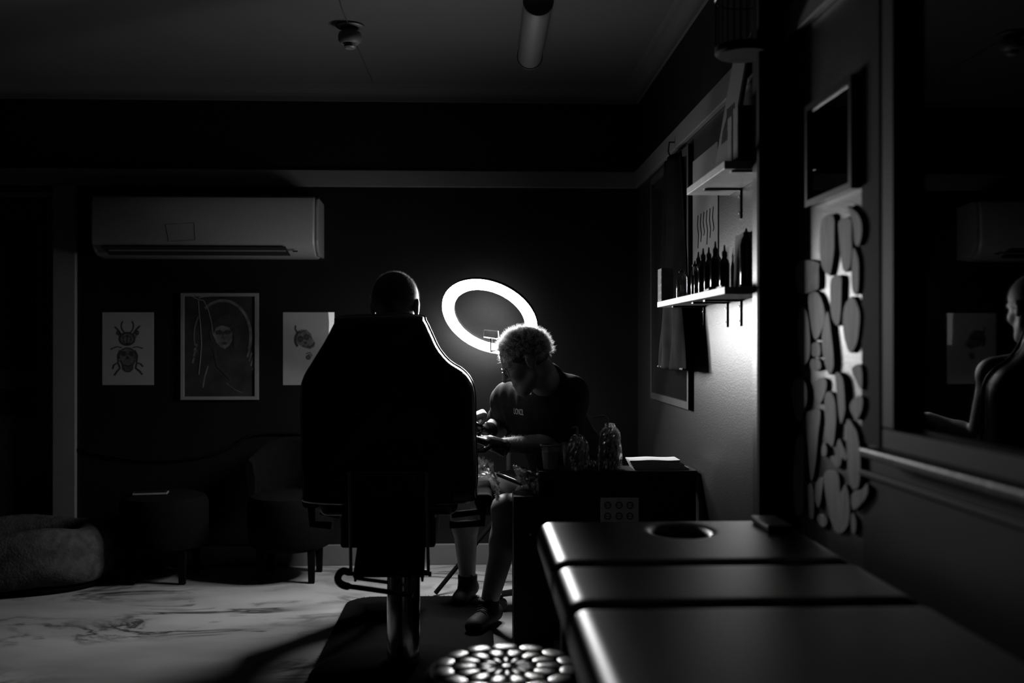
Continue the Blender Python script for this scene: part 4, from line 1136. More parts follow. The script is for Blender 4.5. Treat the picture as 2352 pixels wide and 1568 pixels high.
# ------------------------------------------------------------------ pictures on the back wall
def sheet_pts(x0, y0, x1, y1, Y): return at(x0, y0, Y), at(x1, y1, Y)
def ink_mesh(name, lines, conv, Y, parent, m):
    """lines = list of (points in photo pixels, half width in pixels or 'fill')"""
    mb = MB()
    for pts, w in lines:
        if w == 'fill':
            mb.quad([at(x, y, Y) for x, y in (pts[:-1] if pts[0] == pts[-1] or (abs(pts[0][0] - pts[-1][0]) < .01 and abs(pts[0][1] - pts[-1][1]) < .01) else pts)]); continue
        q = [at(x, y, Y) for x, y in pts]; ww = w * Y / F; N = len(q); L = []; Rr = []
        for i in range(N):
            d = (q[min(i + 1, N - 1)] - q[max(i - 1, 0)]); n = Vector((-d.z, 0, d.x)).normalized() * ww
            L.append(mb.bm.verts.new(q[i] + n)); Rr.append(mb.bm.verts.new(q[i] - n))
        for i in range(N - 1): mb.bm.faces.new((L[i], L[i + 1], Rr[i + 1], Rr[i]))
    return mb.build(name, m, parent)
def circ(cx, cy, rx, ry, n=20, a0=0, a1=2 * PI): return [(cx + rx * math.cos(a0 + (a1 - a0) * k / n), cy + ry * math.sin(a0 + (a1 - a0) * k / n)) for k in range(n + 1)]
PY = BACK - .004
po = thing('poster', at(294, 884, BACK), 'white print of a horned beetle with a skull body, left of the framed picture', 'poster', 'prints on the back wall')
a, b_ = at(235, 884, PY), at(353, 717, PY)
MB().box((a.x, PY, a.z), (b_.x, BACK - .0005, b_.z)).build('sheet', 'paper', po)
IY = PY - .0012
bl = []
bl += [(circ(292, 778, 17, 14), 2.2), (circ(292, 780, 9, 9), 1.2), ([(292, 768), (292, 792)], 1.0)]
bl += [(circ(296, 748, 17, 18, 12, PI * .62, PI * 1.2), 1.3), (circ(290, 748, 17, 18, 12, -PI * .2, PI * .38), 1.3)]
bl += [([(278, 768), (272, 758), (264, 750)], 1.6), ([(306, 768), (312, 758), (322, 748)], 1.6), (circ(272, 764, 3, 4, 8), 1.8), (circ(315, 764, 3, 4, 8), 1.8)]
bl += [([(280, 798), (268, 796), (254, 802)], 1.2), ([(305, 798), (316, 796), (328, 800)], 1.2)]
bl += [([(276, 804), (271, 816), (272, 832), (262, 838), (259, 847)], 1.6), ([(310, 804), (316, 816), (314, 832), (324, 836), (329, 842)], 1.6)]
bl += [([(272, 834), (276, 845), (268, 854), (263, 862)], 1.8), ([(314, 834), (312, 845), (322, 853), (327, 860)], 1.8)]
bl += [(circ(293, 818, 19, 19, 18, PI * .9, PI * 2.1), 1.6), ([(276, 826), (282, 838), (283, 848), (290, 853), (298, 853), (304, 848), (305, 838), (311, 826)], 1.6)]
bl += [(circ(284, 812, 3.5, 3.2, 10), 3.0), (circ(302, 812, 3.5, 3.2, 10), 3.0), ([(293, 818), (290, 825), (296, 825), (293, 818)], 1.5), ([(283, 838), (293, 841), (304, 838)], 2.2)]
for k in range(5): bl.append(([(286 + 3.5 * k, 842), (286 + 3.5 * k, 849)], .8))
ink_mesh('ink_wash', [(circ(292, 778, 16, 13), 'fill'), ([(276, 806), (284, 800), (293, 798), (303, 800), (311, 806), (312, 822), (305, 838), (303, 848), (293, 853), (284, 848), (282, 838), (275, 822)], 'fill'), ([(276, 762), (281, 770), (277, 782), (271, 768)], 'fill'), ([(311, 762), (306, 770), (310, 782), (316, 768)], 'fill')], None, IY + .0004, po, 'ink_mid')
ink_mesh('ink_drawing', bl, None, IY, po, 'ink')
fr = thing('framed_picture', at(504, 918, BACK), 'large dark portrait print in a thin silver frame on the black wall', 'picture')
fa, fb_ = at(415, 918, BACK - .02), at(593, 673, BACK - .02); ft = .0175
MB().box((fa.x + .01, BACK - .012, fa.z + .01), (fb_.x - .01, BACK - .001, fb_.z - .01)).build('art_print', 'art_dark', fr)
b = MB(); b.box((fa.x, BACK - .022, fa.z), (fa.x + ft, BACK - .001, fb_.z)); b.box((fb_.x - ft, BACK - .022, fa.z), (fb_.x, BACK - .001, fb_.z))
b.box((fa.x + ft, BACK - .022, fa.z), (fb_.x - ft, BACK - .001, fa.z + ft)); b.box((fa.x + ft, BACK - .022, fb_.z - ft), (fb_.x - ft, BACK - .001, fb_.z)); b.build('frame', 'silver', fr)
AY2 = BACK - .0135
al = [(circ(512, 772, 64, 82, 44, PI * 1.28, PI * 2.12), 3.2), (circ(512, 772, 66, 86, 30, PI * .86, PI * 1.18), 1.2)]
face = [([(489, 752), (500, 746), (514, 748), (527, 752), (534, 766), (533, 782), (526, 794), (516, 801), (506, 796), (496, 786), (490, 770)], 'fill')]
for k in range(7): al.append(([(452 - 3 * k, 790 + 14 * k), (446 - 2 * k, 806 + 14 * k)] if k < 3 else [(562 + 4 * k, 770 + 10 * k), (556 + 4 * k, 790 + 10 * k)], 2.0))
al += [([(520, 880), (540, 895), (556, 902)], .9), ([(478, 840), (470, 866), (466, 890)], 1.2)]
ink_mesh_obj = tag(ink_mesh('light_strokes', al, None, AY2, fr, 'art_mid'), kind='stuff')
ink_mesh('portrait_face', face, None, AY2, fr, 'art_mid')
ink_mesh('dark_tones', [([(480, 764), (488, 742), (500, 728), (520, 722), (540, 730), (552, 752), (552, 778), (544, 800), (536, 796), (537, 770), (528, 752), (512, 746), (496, 752), (490, 770), (486, 786)], 'fill'), ([(494, 760), (506, 757), (512, 762), (520, 757), (531, 760), (530, 767), (512, 768), (496, 768)], 'fill'), (circ(516, 788, 5, 1.8, 10), 1.6), ([(513, 768), (511, 776), (516, 778)], 1.2), ([(492, 800), (500, 840), (530, 870)], 3.0)], None, AY2 - .0006, fr, 'ink')
ink_mesh('fine_highlights', [([(456, 690), (457, 710), (461, 750), (463, 790), (461, 820), (457, 860)], .8), ([(434, 676), (445, 682), (456, 688), (468, 690), (478, 710), (486, 740), (490, 770)], .7), ([(456, 684), (468, 681), (482, 680)], .9)], None, AY2 - .0012, fr, 'paper')
pr = thing('poster', at(709, 884, BACK), 'white print of a small skull, partly hidden behind the seated client', 'poster', 'prints on the back wall')
a, b_ = at(650, 884, PY), at(768, 717, PY)
MB().box((a.x, PY, a.z), (b_.x, BACK - .0005, b_.z)).build('sheet', 'paper', pr)
ink_mesh('skull_wash', [([(679, 778), (682, 764), (692, 756), (704, 757), (714, 766), (718, 778), (724, 786), (722, 796), (712, 802), (704, 800), (694, 796), (684, 790)], 'fill'), ([(702, 818), (710, 812), (716, 818), (712, 826), (704, 826)], 'fill')], None, IY + .0004, pr, 'ink_mid')
sk = [(circ(690, 778, 4, 4.5, 10), 3.0), (circ(704, 774, 4, 4.5, 10), 3.0), ([(699, 784), (701, 789), (705, 786)], 2.0), ([(683, 764), (678, 755), (679, 747)], 1.8), (circ(698, 780, 20, 22, 14, PI * .75, PI * 1.35), 2.6), ([(704, 796), (712, 797), (720, 792), (722, 786)], 1.6), ([(708, 800), (709, 793)], .8), ([(713, 799), (714, 792)], .8), ([(718, 796), (718, 790)], .8), (circ(707, 820, 4, 3, 10), 1.2), ([(703, 812), (712, 809), (717, 817)], 1.0), ([(688, 766), (694, 761), (702, 761)], 1.0), ([(709, 768), (714, 776)], 1.2)]
ink_mesh('ink_drawing', sk, None, IY, pr, 'ink')
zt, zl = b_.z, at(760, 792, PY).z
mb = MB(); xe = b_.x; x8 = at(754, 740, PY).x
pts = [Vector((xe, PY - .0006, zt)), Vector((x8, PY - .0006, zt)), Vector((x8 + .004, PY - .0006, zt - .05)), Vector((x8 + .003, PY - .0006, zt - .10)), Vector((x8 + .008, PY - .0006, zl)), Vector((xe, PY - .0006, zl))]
mb.quad(pts); mb.build('lit_edge_patch', 'bright_white', pr)  # lit patch of the sheet, painted as a brighter strip along its edge
# ------------------------------------------------------------------ ceiling lampholder, cable and batten
lh = at(804, 62, 4.36); lz = Z_CEIL
lp = onZ(804, 60, Z_CEIL - .004)
lm = thing('lampholder', (lp.x, lp.y, Z_CEIL), 'bare ceiling lampholder without bulb on the pale ceiling', 'lampholder')
MB().lathe([(0, 0), (.062, 0), (.062, -.008), (.05, -.014), (0, -.014)], (lp.x, lp.y, Z_CEIL), 32).build('ceiling_rose', 'dull_metal', lm, True)
MB().lathe([(0, -.014), (.030, -.014), (.033, -.03), (.048, -.035), (.052, -.05), (.050, -.068), (.038, -.080), (0, -.080)], (lp.x, lp.y, Z_CEIL), 32).build('holder_body', 'plastic_grey', lm, True)
pr_ = []
for k in range(5): pr_ += [(.026, -.080 - .004 * k), (.0235, -.082 - .004 * k)]
MB().lathe(pr_ + [(.020, -.102), (0, -.102)], (lp.x, lp.y, Z_CEIL), 28).build('threaded_collar', 'plastic_grey', lm, True)
cab = MB().tube(smooth_poly([onZ(770, -60, Z_CEIL - .004), onZ(783, 10, Z_CEIL - .004), onZ(797, 48, Z_CEIL - .004), Vector((lp.x, lp.y, Z_CEIL - .004)) , onZ(822, 110, Z_CEIL - .004), onZ(835, 140, Z_CEIL - .004), onZ(858, 192, Z_CEIL - .004)], 4, False), .0028, n=6).build('cable', 'dull_metal', None, True)
tag(cab, 'thin surface cable running across the ceiling to the lampholder', 'cable')
e0, e1 = onZ(1217, 128, Z_CEIL - .05), onZ(1236, 4, Z_CEIL - .05)
bt_ = thing('batten_light', ((e0.x + e1.x) / 2, (e0.y + e1.y) / 2, Z_CEIL), 'unlit tubular batten light on the ceiling at top centre', 'ceiling light')
dcy = (e1 - e0); dcy.z = 0; dcy = dcy.normalized(); e0.z = e1.z = Z_CEIL - .052
MB().cyl(e0, e1, .056, n=28).build('diffuser', 'plastic_grey', bt_, True)
for e, s_ in ((e0, -1), (e1, 1)): MB().lathe([(0, -.002), (.060, -.002), (.060, .02), (.05, .028), (0, .03)], e, 28, dcy * s_).build('end_cap', 'dull_metal', bt_, True)
MB().box((min(e0.x, e1.x) + .02, e1.y + .05, Z_CEIL - .03), (max(e0.x, e1.x) - .02 + .04, e0.y - .05, Z_CEIL)).build('mount', 'dull_metal', bt_)

# ------------------------------------------------------------------ pet bed, pouffes, cord
pb = Vector((-2.30, 5.02, 0))
bed = thing('pet_bed', pb, 'round fluffy grey pet bed in front of the left door', 'pet bed')
S = SDF((pb.x - .62, pb.y - .45, .03), (pb.x + .62, pb.y + .45, .36), .011)
n = 40
ptsb = [(pb.x + .40 * math.cos(2 * PI * k / n), pb.y + .255 * math.sin(2 * PI * k / n), .175 + .012 * math.sin(5 * 2 * PI * k / n)) for k in range(n)]
for k in range(n):
    p, q = ptsb[k], ptsb[(k + 1) % n]
    S.cap((p[0], p[1], p[2] - .05), (q[0], q[1], q[2] - .05), .095, None, .02); S.cap((p[0], p[1], p[2] + .03), (q[0], q[1], q[2] + .03), .085, None, .03)
S.ell((pb.x, pb.y, .10), (.38, .25, .07), None, .03)
S.warp(lambda X, Y, Z: .006 * np.sin(11 * X + 3 * np.sin(9 * Z)) * np.sin(13 * Y + 7 * Z))
S.build('bolster', 'fleece', bed)
MB().lathe([(0, .001), (1, .001), (1.02, .02), (1.0, .05), (0, .05)], (0, 0, 0), 40)
mb = MB(); mb.lathe([(0, .001), (.44, .001), (.455, .02), (.44, .06), (0, .06)], (0, 0, 0), 44)
for v in mb.bm.verts: v.co = Vector((pb.x + v.co.x, pb.y + v.co.y * .64, v.co.z))
mb.build('base', 'dark_fabric', bed, True)

def pouffe(px, label, back):
    c = at(px, 1300, 5.12); c.z = 0
    r = .215
    t = thing('tub_chair' if back else 'footstool', c, label, 'chair' if back else 'footstool')
    MB().lathe([(0, .155), (r - .05, .155), (r - .012, .175), (r, .21), (r, .385), (r - .015, .42), (r - .06, .435), (0, .437)], c, 40).build('seat', 'dark_fabric', t, True)
    for sx, sy in ((-1, -1), (1, -1), (1, 1), (-1, 1)):
        p = c + Vector((sx * .125, sy * .125, 0)); MB().cyl(p, p + Vector((0, 0, .17)), .020, .026, n=4).build('leg', 'apron_black', t)
    if back:
        mb = MB(); A = []
        for k in range(25):
            a = PI * .02 + PI * .96 * k / 24; hz = .70 - .10 * abs(math.cos(a)) ** 3
            A.append([(r * math.cos(a) * q, r * math.sin(a) * q, z) for q, z in ((.98, .40), (1.06, .5), (1.08, hz - .02), (1.02, hz), (.92, hz - .02), (.86, .5), (.88, .40))])
        rr = [[mb.bm.verts.new(c + Vector(v)) for v in ring] for ring in A]
        for P_, Q_ in zip(rr, rr[1:]):
            for k in range(7): mb.bm.faces.new((P_[k], P_[(k + 1) % 7], Q_[(k + 1) % 7], Q_[k]))
        mb.bm.faces.new(rr[0]); mb.bm.faces.new(rr[-1][::-1])
        mb.build('backrest', 'dark_fabric', t, True)
    return c
c1 = pouffe(378, 'dark round footstool on short legs beside the pet bed', False)
c2 = pouffe(668, 'dark round tub chair on short legs left of the hydraulic chair', True)
ph = thing('phone', (c1.x - .03, c1.y - .06, .437), 'slim phone with a pale edge lying on the dark footstool', 'phone')
Rz = Matrix.Rotation(math.radians(10), 3, 'Z')
MB().box(c1 + Vector((-.135, -.09, .438)), c1 + Vector((.03, -.015, .447)), bev=.002, rot=Rz).build('phone_body', 'silver', ph)
MB().box(c1 + Vector((-.130, -.086, .447)), c1 + Vector((.025, -.019, .4478)), rot=Rz).build('screen', 'screen_black', ph)
cd_ = MB().tube(smooth_poly([at(x, y, BACK - .012) for x, y in ((186, 1030), (230, 1043), (300, 1054), (370, 1057), (430, 1053), (490, 1042), (540, 1022), (570, 1002), (620, 994), (700, 996))], 4, False), .008, n=8).build('wall_cable', 'apron_black', None, True)
tag(cd_, 'dark cable sagging along the lower black wall behind the footstool', 'cable')

# ------------------------------------------------------------------ shelves on the right wall
def shelf(name, label, pf, pn, th, zt, split=None):
    Yf, Yn = pf, pn
    t = thing(name, (X1, (Yf + Yn) / 2, zt), label, 'shelf', 'wall shelves')
    XF = X1 - .152
    ys = [Yn, Yf] if split is None else [Yn, split, Yf]
    for a_, b2 in zip(ys, ys[1:]): MB().box((XF, a_ + .0008, zt - th), (X1 - .001, b2 - .0008, zt), bev=.0015).build('board', 'wood_light', t)
    return t, XF
s1, XF = shelf('wall_shelf', 'long lower pine shelf holding ink bottles on the right wall', 4.0, 2.915, .022, 1.360, 3.52)
s2, XF = shelf('wall_shelf', 'short upper pine shelf high on the right wall', 3.44, 2.915, .024, 1.732)
def bracket(t, Y, zt, drop):
    br = MB(); br.box((X1 - .006, Y - .011, zt - drop), (X1 - .001, Y + .011, zt)); br.box((X1 - .125, Y - .011, zt - .006), (X1 - .006, Y + .011, zt - .0005))
    o = br.build('bracket', 'black_metal', t)
    for q in (.25, .8):
        MB().lathe([(0, .003), (.004, .002), (.005, 0)], (X1 - .006, Y, zt - drop * q), 10, (-1, 0, 0)).build('screw', 'steel', o, True)
for px in (1618, 1671, 1702): bracket(s1, onX(px, 700, X1).y, 1.338, .088)
for px, dd_ in ((1702, .10), (1790, .06)):
    yb = onX(px, 400, X1).y
    bracket(s2, max(yb, 2.95), 1.708, dd_)

ZS = 1.360
def bottle(px, Y, xoff, r, h, neck, m, name, label, grp, cap='black_plastic', capm=.3):
    x = X1 - .152 + xoff
    p = Vector((x, Y, ZS))
    t = thing(name, p, label, 'bottle', grp)
    hb = h * (1 - capm)
    MB().lathe([(0, .001), (r * .94, .001), (r, .006), (r, hb * .82), (r * .8, hb * .93), (neck, hb), (neck, hb + .006), (0, hb + .006)], p, 24).build('bottle_body', m, t, True)
    MB().lathe([(0, hb + .004), (neck * 1.15, hb + .004), (neck * 1.1, hb + (h - hb) * .45), (neck * .5, hb + (h - hb) * .6), (neck * .3, h), (0, h + .001)], p, 18).build('cap', cap, t, True)
    return p
def Yat(px, xo): # depth at which x offset from shelf front projects to px
    X = XF + xo; d = ray(px, 640); return X / d.x * d.y
# labelled carton at the far end
ycar = Yat(1524, .03)
ct = thing('carton', (XF + .05, ycar, ZS), 'narrow labelled carton at the far end of the lower shelf', 'box')
MB().box((XF + .012, ycar - .05, ZS), (XF + .06, ycar + .03, ZS + .135), bev=.001).build('carton_body', 'cardboard', ct)
for k in range(4): MB().box((XF + .0112, ycar - .046, ZS + .012 + .030 * k), (XF + .012, ycar + .026, ZS + .034 + .030 * k)).build('label_strip', 'paper' if k % 2 == 0 else 'grey_paper', ct)
g = 'ink bottles on the lower shelf'
bottle(1562, Yat(1566, .035), .035, .021, .11, .010, 'clear_bottle', 'jar', 'short clear glass bottle left of the bright capped bottle on the lower shelf', g, capm=.15)
bottle(1592, Yat(1596, .03), .03, .014, .12, .008, 'clear_bottle', 'ink_bottle', 'slim clear bottle catching the light at the middle of the lower shelf', g, capm=.2)
labs = ['dark ink bottle behind the slim bright bottle', 'second dark ink bottle right of the bright bottle', 'third dark ink bottle in the shelf row', 'fourth dark ink bottle in the shelf row', 'dark ink bottle nearest the tall glass bottle', 'dark ink bottle in the back row by the wall']
for i, (px, xo, h) in enumerate(((1604, .075, .165), (1615, .05, .16), (1628, .06, .16), (1643, .055, .168), (1664, .07, .15), (1650, .115, .155))):
    bottle(px, Yat(px, xo), xo, .0165, h, .008, 'dark_glass_bottle', 'ink_bottle', labs[i], g, capm=.28)
bottle(1714, Yat(1714, .095), .095, .0185, .185, .009, 'dark_glass_bottle', 'glass_bottle', 'tall dark glass bottle at the near end of the lower shelf', g, capm=.12)
bk = thing('notebook', (XF + .11, 3.06, ZS), 'pale booklet leaning on the wall behind the shelf bottles', 'booklet')
MB().box((X1 - .022, 3.16, ZS + .001), (X1 - .008, 3.30, ZS + .19), bev=.001, rot=Matrix.Rotation(.03, 3, 'Y')).build('booklet_cover', 'grey_paper', bk)
for i, (px, xo) in enumerate(((1620, .018), (1648, .02))):
    yv = Yat(px, xo); o = thing('marker_pen', (XF + xo, yv, ZS), ['black marker pen lying near the shelf joint', 'black marker pen lying nearer the end of the lower shelf'][i], 'pen', 'pens on the lower shelf')
    MB().cyl((XF + xo, yv - .05, ZS + .0065), (XF + xo + .012, yv + .05, ZS + .0065), .006, n=12).build('barrel', 'black_plastic', o, True)
    MB().cyl((XF + xo - .0035, yv - .085, ZS + .0065), (XF + xo, yv - .05, ZS + .0065), .0065, n=12).build('pen_cap', 'black_plastic', o, True)

# things on the upper shelf
ZU = 1.732
lp_ = thing('leaning_picture', (X1 - .08, 3.28, ZU), 'tall pale drawing in a dark frame leaning on the upper shelf', 'picture')
A0, A1 = onX(1636, 372, X1 - .10), onX(1678, 350, X1 - .10); ya, yb = A0.y, max(A1.y, 3.075); ht_ = onX(1655, 150, X1 - .03).z - ZU
def lean(y, f, off): return Vector((X1 - .10 + .075 * f - off, y, ZU + .001 + ht_ * f))
MB().prism([lean(ya, 0, 0), lean(yb, 0, 0), lean(yb, 1, 0), lean(ya, 1, 0)], (.012, 0, 0)).build('backing', 'dark_trim', lp_)
MB().prism([lean(ya - .012, .03, .002), lean(yb + .012, .03, .002), lean(yb + .012, .97, .002), lean(ya - .012, .97, .002)], (.001, 0, 0)).build('drawing', 'paper', lp_)
mb = MB()
for q in range(5):
    yq = ya + (yb - ya) * (.3 + .1 * q); mb.tube([lean(yq, .25, .003), lean(yq + .01, .35, .003), lean(yq - .012, .45, .003), lean(yq + .006, .52, .003)], .0014, n=4)
mb.build('ink_strokes', 'ink', lp_)
for i, (y0, y1, h, lab) in enumerate(((3.005, 3.055, .155, 'small carton on the upper shelf beside the leaning drawing'), (2.935, 2.99, .17, 'taller carton at the near end of the upper shelf'))):
    o = thing('carton', (XF + .06, (y0 + y1) / 2, ZU), lab, 'box', 'cartons on the upper shelf')
    MB().box((XF + .045, y0, ZU), (X1 - .012, y1, ZU + h), bev=.0015).build('carton_body', 'cardboard', o)
    MB().box((XF + .0445, y0 + .006, ZU + .02), (XF + .045, y1 - .006, ZU + h * .7)).build('label_strip', 'grey_paper', o)

# hanging birdcage
bc = onX(1672, 100, X1 - .165); zc0 = at(1672, 118, bc.y).z; bcr = at(1738, 110, bc.y).x - at(1672, 110, bc.y).x
bcr = min(bcr, .135); bc = Vector((X1 - .03 - bcr - .005, bc.y, zc0))
cg = thing('birdcage', bc, 'dark wire birdcage hanging from the ceiling above the upper shelf', 'birdcage')
MB().lathe([(0, -.012), (bcr * .9, -.012), (bcr, -.004), (bcr, .012), (bcr - .006, .014), (0, .006)], bc, 40).build('tray', 'matte_black', cg, True)
ztop = Z_CEIL - .05 - bc.z
for k in range(26):
    a = 2 * PI * k / 26
    path = [bc + Vector((bcr * .97 * math.cos(a), bcr * .97 * math.sin(a), .01)), bc + Vector((bcr * .97 * math.cos(a), bcr * .97 * math.sin(a), ztop * .6))] + [bc + Vector((bcr * .97 * math.cos(a) * math.cos(t), bcr * .97 * math.sin(a) * math.cos(t), ztop * .6 + ztop * .4 * math.sin(t))) for t in (.5, 1.0, 1.5)]
    MB().tube(path, .0016, n=5).build('wire', 'black_metal', cg)
for f_ in (.3, .6): MB().tube([bc + Vector((bcr * .98 * math.cos(2 * PI * k / 36), bcr * .98 * math.sin(2 * PI * k / 36), ztop * f_)) for k in range(36)], .0022, n=5, closed=True).build('hoop', 'black_metal', cg)
MB().tube([bc + Vector((0, 0, ztop)), bc + Vector((0, 0, Z_CEIL - bc.z - .001))], .003, n=6).build('hanging_chain', 'black_metal', cg)

# poster between the shelves, tall mirror, garment and bag at the far end of the right wall
def wallrect(x0, x1, y0, y1, X): 
    p = onX(x0, y0, X); q = onX(x1, y1, X); return p, q
wp = thing('wall_drawing', (X1, onX(1620, 500, X1).y, 1.55), 'tall pale ink drawing on the right wall behind the shelves', 'poster')
ya, yb = onX(1593, 500, X1).y, onX(1651, 500, X1).y
MB().box((X1 - .004, yb, 1.47), (X1 - .0005, ya, 1.93)).build('sheet', 'paper', wp)
mb = MB()
for q in range(6):
    y_ = ya + (yb - ya) * (.25 + .12 * q); mb.tube([(X1 - .005, y_, 1.70), (X1 - .005, y_ + .012, 1.66), (X1 - .005, y_ - .008, 1.62), (X1 - .005, y_ + .004, 1.57 + .02 * (q % 3))], .002, n=4)
mb.build('ink_strokes', 'ink', wp)
my0, my1 = onX(1592, 800, X1).y, onX(1503, 800, X1).y; mz0, mz1 = onX(1503, 914, X1).z, onX(1503, 412, X1).z
mz1 = min(mz1, Z_RAIL_B - .01)
mi = thing('wall_mirror', (X1, (my0 + my1) / 2, mz0), 'tall dark mirror with a pale frame at the far end of the right wall', 'mirror')
b = MB(); ft = .03
b.box((X1 - .02, my0, mz0), (X1 - .001, my0 + ft, mz1)); b.box((X1 - .02, my1 - ft, mz0), (X1 - .001, my1, mz1)); b.box((X1 - .02, my0 + ft, mz0), (X1 - .001, my1 - ft, mz0 + ft)); b.box((X1 - .02, my0 + ft, mz1 - ft), (X1 - .001, my1 - ft, mz1))
b.build('frame', 'mirror_frame', mi)
MB().box((X1 - .012, my0 + ft, mz0 + ft), (X1 - .002, my1 - ft, mz1 - ft)).build('mirror_glass', 'screen_black', mi)
def cloth(name, ya, yb, z0, z1, X, m, parent, taper=0.0, amp=.012, seed=0, th=.02):
    rnd = random.Random(seed); nu, nv = 26, 22; vs = []; fs = []
    ph_ = [rnd.uniform(0, 6) for _ in range(3)]
    for side in (0, 1):
        for j in range(nv + 1):
            v = j / nv; w = 1 - taper * (v ** 1.5)
            for i in range(nu + 1):
                u = (i / nu - .5) * w + .5
                fold = amp * (math.sin(u * 17 + ph_[0] + 2 * v) * .6 + math.sin(u * 31 + ph_[1]) * .3) * (1 - .4 * v)
                edge = 1 - abs(2 * i / nu - 1) ** 4
                vs.append((X - (fold + th) * edge * (1 if side == 0 else .1) - .001, ya + (yb - ya) * u, z0 + (z1 - z0) * v))
    W_ = nu + 1; H_ = W_ * (nv + 1)
    for j in range(nv):
        for i in range(nu):
            a = j * W_ + i; fs.append((a, a + 1, a + W_ + 1, a + W_)); fs.append((H_ + a, H_ + a + W_, H_ + a + W_ + 1, H_ + a + 1))
    for i in range(nu): fs.append((i, H_ + i, H_ + i + 1, i + 1)); a = nv * W_ + i; fs.append((a, a + 1, H_ + a + 1, H_ + a))
    for j in range(nv): a = j * W_; fs.append((a, a + W_, H_ + a + W_, H_ + a)); a = j * W_ + nu; fs.append((a, H_ + a, H_ + a + W_, a + W_))
    me = bpy.data.meshes.new(name); me.from_pydata(vs, [], fs); me.update(); return link_mesh(name, me, m, parent, True)
gz0 = onX(1590, 848, X1).z; gy0, gy1 = onX(1597, 700, X1).y, onX(1530, 700, X1).y
gm = thing('hanging_apron', (X1, (gy0 + gy1) / 2, gz0), 'black apron hanging from a hook in front of the mirror', 'apron')
cloth('apron_cloth', gy0, gy1, gz0, Z_RAIL_B - .04, X1 - .024, 'apron_black', gm, .55, .014, 2, .03)
MB().tube([(X1 - .002, (gy0 + gy1) / 2, Z_RAIL_B + .03), (X1 - .045, (gy0 + gy1) / 2, Z_RAIL_B + .03), (X1 - .05, (gy0 + gy1) / 2, Z_RAIL_B - .01), (X1 - .035, (gy0 + gy1) / 2, Z_RAIL_B - .05)], .004, n=8).build('hook', 'black_metal', gm, True)
bgz0, bgz1 = onX(1540, 846, X1 - .08).z, onX(1540, 700, X1 - .08).z; by0, by1 = onX(1572, 800, X1 - .08).y, onX(1514, 800, X1 - .08).y
pg = thing('hanging_bag', (X1 - .09, (by0 + by1) / 2, bgz0), 'pale crinkled bag hanging below the lower shelf in front of the mirror', 'bag')
cloth('bag_sheet', by0, by1, bgz0, bgz1, X1 - .072, 'grey_bag', pg, .35, .02, 5, .025)
MB().tube([(X1 - .085, by0, bgz0 + .004), (X1 - .085, by1, bgz0 + .004)], .004, n=6).build('bag_hem', 'grey_paper', pg)
MB().tube([(X1 - .08, (by0 + by1) / 2, bgz1), (X1 - .05, (by0 + by1) / 2, bgz1 + .06), (X1 - .022, (by0 + by1) / 2, bgz1 + .10)], .003, n=6).build('bag_string', 'matte_black', pg)

# ------------------------------------------------------------------ framed picture near the window
y0, y1 = 2.345, 2.66; z0, z1 = 1.556, 1.823
y0 = onX(1956, 300, X1 - .02).y; y1 = onX(1850, 300, X1 - .02).y; z0 = onX(1956, 433, X1 - .02).z; z1 = onX(1950, 174, X1 - .02).z
np_ = thing('framed_picture', (X1, (y0 + y1) / 2, z0), 'dark patterned print in a black frame above the wood-slice panel', 'picture')
b = MB(); ft = .016
b.box((X1 - .022, y0, z0), (X1 - .001, y0 + ft, z1)); b.box((X1 - .022, y1 - ft, z0), (X1 - .001, y1, z1)); b.box((X1 - .022, y0 + ft, z0), (X1 - .001, y1 - ft, z0 + ft)); b.box((X1 - .022, y0 + ft, z1 - ft), (X1 - .001, y1 - ft, z1))
b.build('frame', 'black_plastic', np_)
MB().box((X1 - .010, y0 + ft, z0 + ft), (X1 - .002, y1 - ft, z1 - ft)).build('art_print', 'art_dark', np_)
mb = MB(); rnd = random.Random(3)
for k in range(26):
    cy, cz = rnd.uniform(y0 + .04, y1 - .04), rnd.uniform(z0 + .04, z1 - .04); a = rnd.uniform(0, 6); q = []
    for j in range(6): q.append(Vector((X1 - .0105, min(max(cy, y0 + .02), y1 - .02), min(max(cz, z0 + .02), z1 - .02)))); cy += .012 * math.cos(a); cz += .012 * math.sin(a); a += rnd.uniform(-.2, .9)
    mb.tube(q, .0016, n=4)
mb.build('scroll_pattern', 'art_mid', np_)
MB().box((X1 - .0135, y0 + ft, z0 + ft), (X1 - .0125, y1 - ft, z1 - ft)).build('cover_glass', 'glass', np_)

# ------------------------------------------------------------------ wood-slice wall panel
PA = [[(425, 240), (525, 215), (535, 400), (530, 560), (500, 740), (480, 750), (430, 700), (400, 560), (405, 350)],
 [(575, 260), (680, 240), (690, 420), (692, 520), (675, 680), (620, 720), (590, 600), (575, 400)],
 [(655, 130), (740, 190), (780, 280), (780, 400), (750, 490), (715, 460), (700, 300), (670, 200)],
 [(705, 500), (750, 600), (755, 800), (740, 920), (700, 910), (685, 800), (693, 600)],
 [(190, 680), (260, 615), (390, 635), (395, 700), (395, 860), (360, 890), (260, 920), (200, 880)],
 [(503, 780), (590, 760), (600, 850), (590, 1100), (565, 1210), (515, 1150), (495, 1000)],
 [(620, 1040), (690, 940), (740, 1010), (765, 1120), (745, 1330), (700, 1440), (655, 1430), (610, 1250)],
 [(300, 930), (390, 910), (450, 1080), (430, 1220), (380, 1330), (345, 1310), (315, 1150)],
 [(215, 1100), (270, 1050), (305, 1180), (318, 1400), (300, 1520), (240, 1560), (210, 1350)],
 [(455, 1110), (480, 1090), (510, 1300), (530, 1560), (485, 1650), (435, 1500), (420, 1300)],
 [(330, 1370), (400, 1360), (405, 1480), (335, 1480)], [(322, 1510), (400, 1510), (410, 1600), (322, 1600)]]
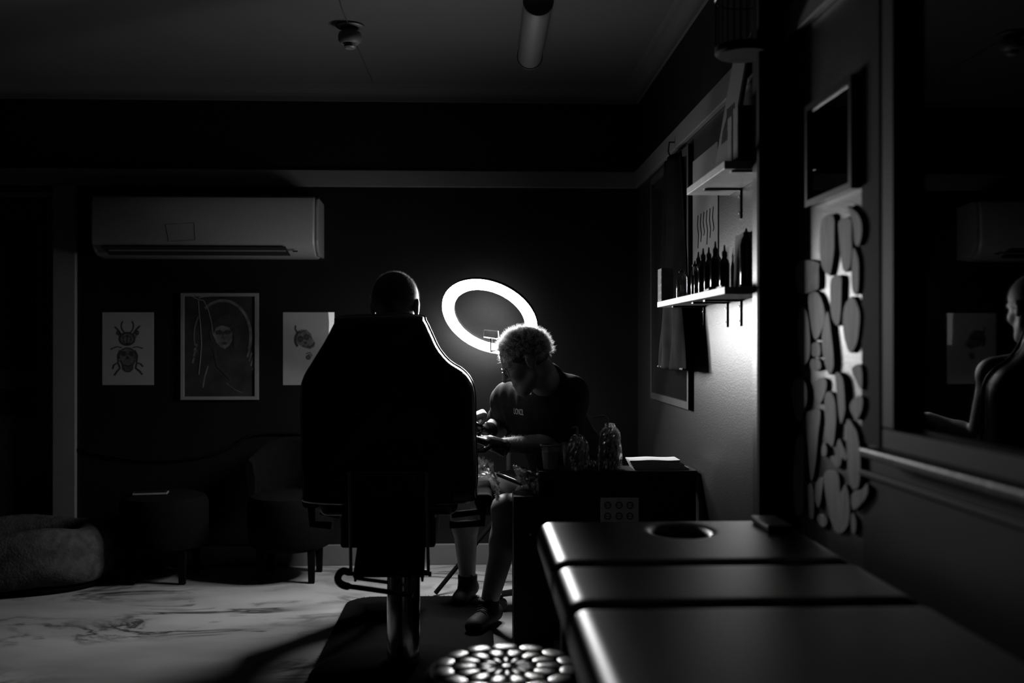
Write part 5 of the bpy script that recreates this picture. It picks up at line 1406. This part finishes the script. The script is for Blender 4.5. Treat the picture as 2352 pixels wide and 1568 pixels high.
PB = [[(370, 110), (435, 110), (440, 200), (385, 330), (345, 250), (335, 150)],
 [(140, 180), (200, 105), (265, 150), (275, 300), (240, 400), (200, 480), (150, 320)],
 [(425, 260), (470, 220), (510, 280), (525, 450), (500, 680), (460, 660), (430, 500)],
 [(255, 430), (330, 380), (390, 390), (370, 600), (340, 900), (305, 980), (280, 700)],
 [(180, 650), (225, 590), (245, 700), (245, 1000), (240, 1240), (170, 1260), (155, 950)],
 [(515, 60), (580, 100), (600, 300), (600, 400), (560, 500), (530, 250)],
 [(612, 460), (680, 520), (715, 620), (735, 850), (715, 1040), (660, 1050), (628, 950), (612, 700)],
 [(660, 290), (745, 260), (745, 380), (695, 465), (640, 370)],
 [(525, 680), (550, 625), (600, 720), (620, 780), (600, 815), (575, 790), (560, 860), (520, 870), (470, 780), (515, 770)],
 [(418, 930), (470, 895), (545, 930), (560, 1080), (600, 1010), (635, 1120), (640, 1300), (610, 1400), (560, 1440), (510, 1410), (470, 1300), (430, 1100)],
 [(655, 1100), (740, 1060), (780, 1010), (800, 1060), (770, 1150), (670, 1240)],
 [(650, 1290), (665, 1265), (695, 1320), (690, 1430), (655, 1430)],
 [(350, 1000), (412, 960), (400, 1100), (375, 1220), (345, 1150)],
 [(280, 1020), (330, 1060), (330, 1300), (290, 1280)], [(360, 1290), (400, 1270), (450, 1330), (420, 1385), (370, 1350)],
 [(400, 690), (420, 660), (445, 700), (440, 770), (400, 770)], [(672, 0), (740, 0), (745, 200), (700, 150), (655, 40)]]
polys = [[(1780 + x / 3.92, 440 + y / 3.92) for x, y in p] for p in PA] + [[(1780 + x / 3.734, 840 + y / 3.734) for x, y in p] for p in PB]
wpn = thing('wood_slice_panel', (X1, 2.5, .8), 'wall panel of irregular weathered wood slices beside the window', 'wall decoration')
rnd = random.Random(11)
for p in polys:
    th = rnd.uniform(.007, .012)
    pts = smooth_poly([onX(x, y, X1 - th) for x, y in p], 3)
    pts = [Vector((X1 - th, q.y, q.z)) for q in pts]
    MB().prism(pts, (th - .0005, 0, 0), .0015, 1).build('wood_slice', 'driftwood', wpn, True)

# ------------------------------------------------------------------ tidy: give every part-bearing Empty its children (done while building)
bpy.context.view_layer.update()
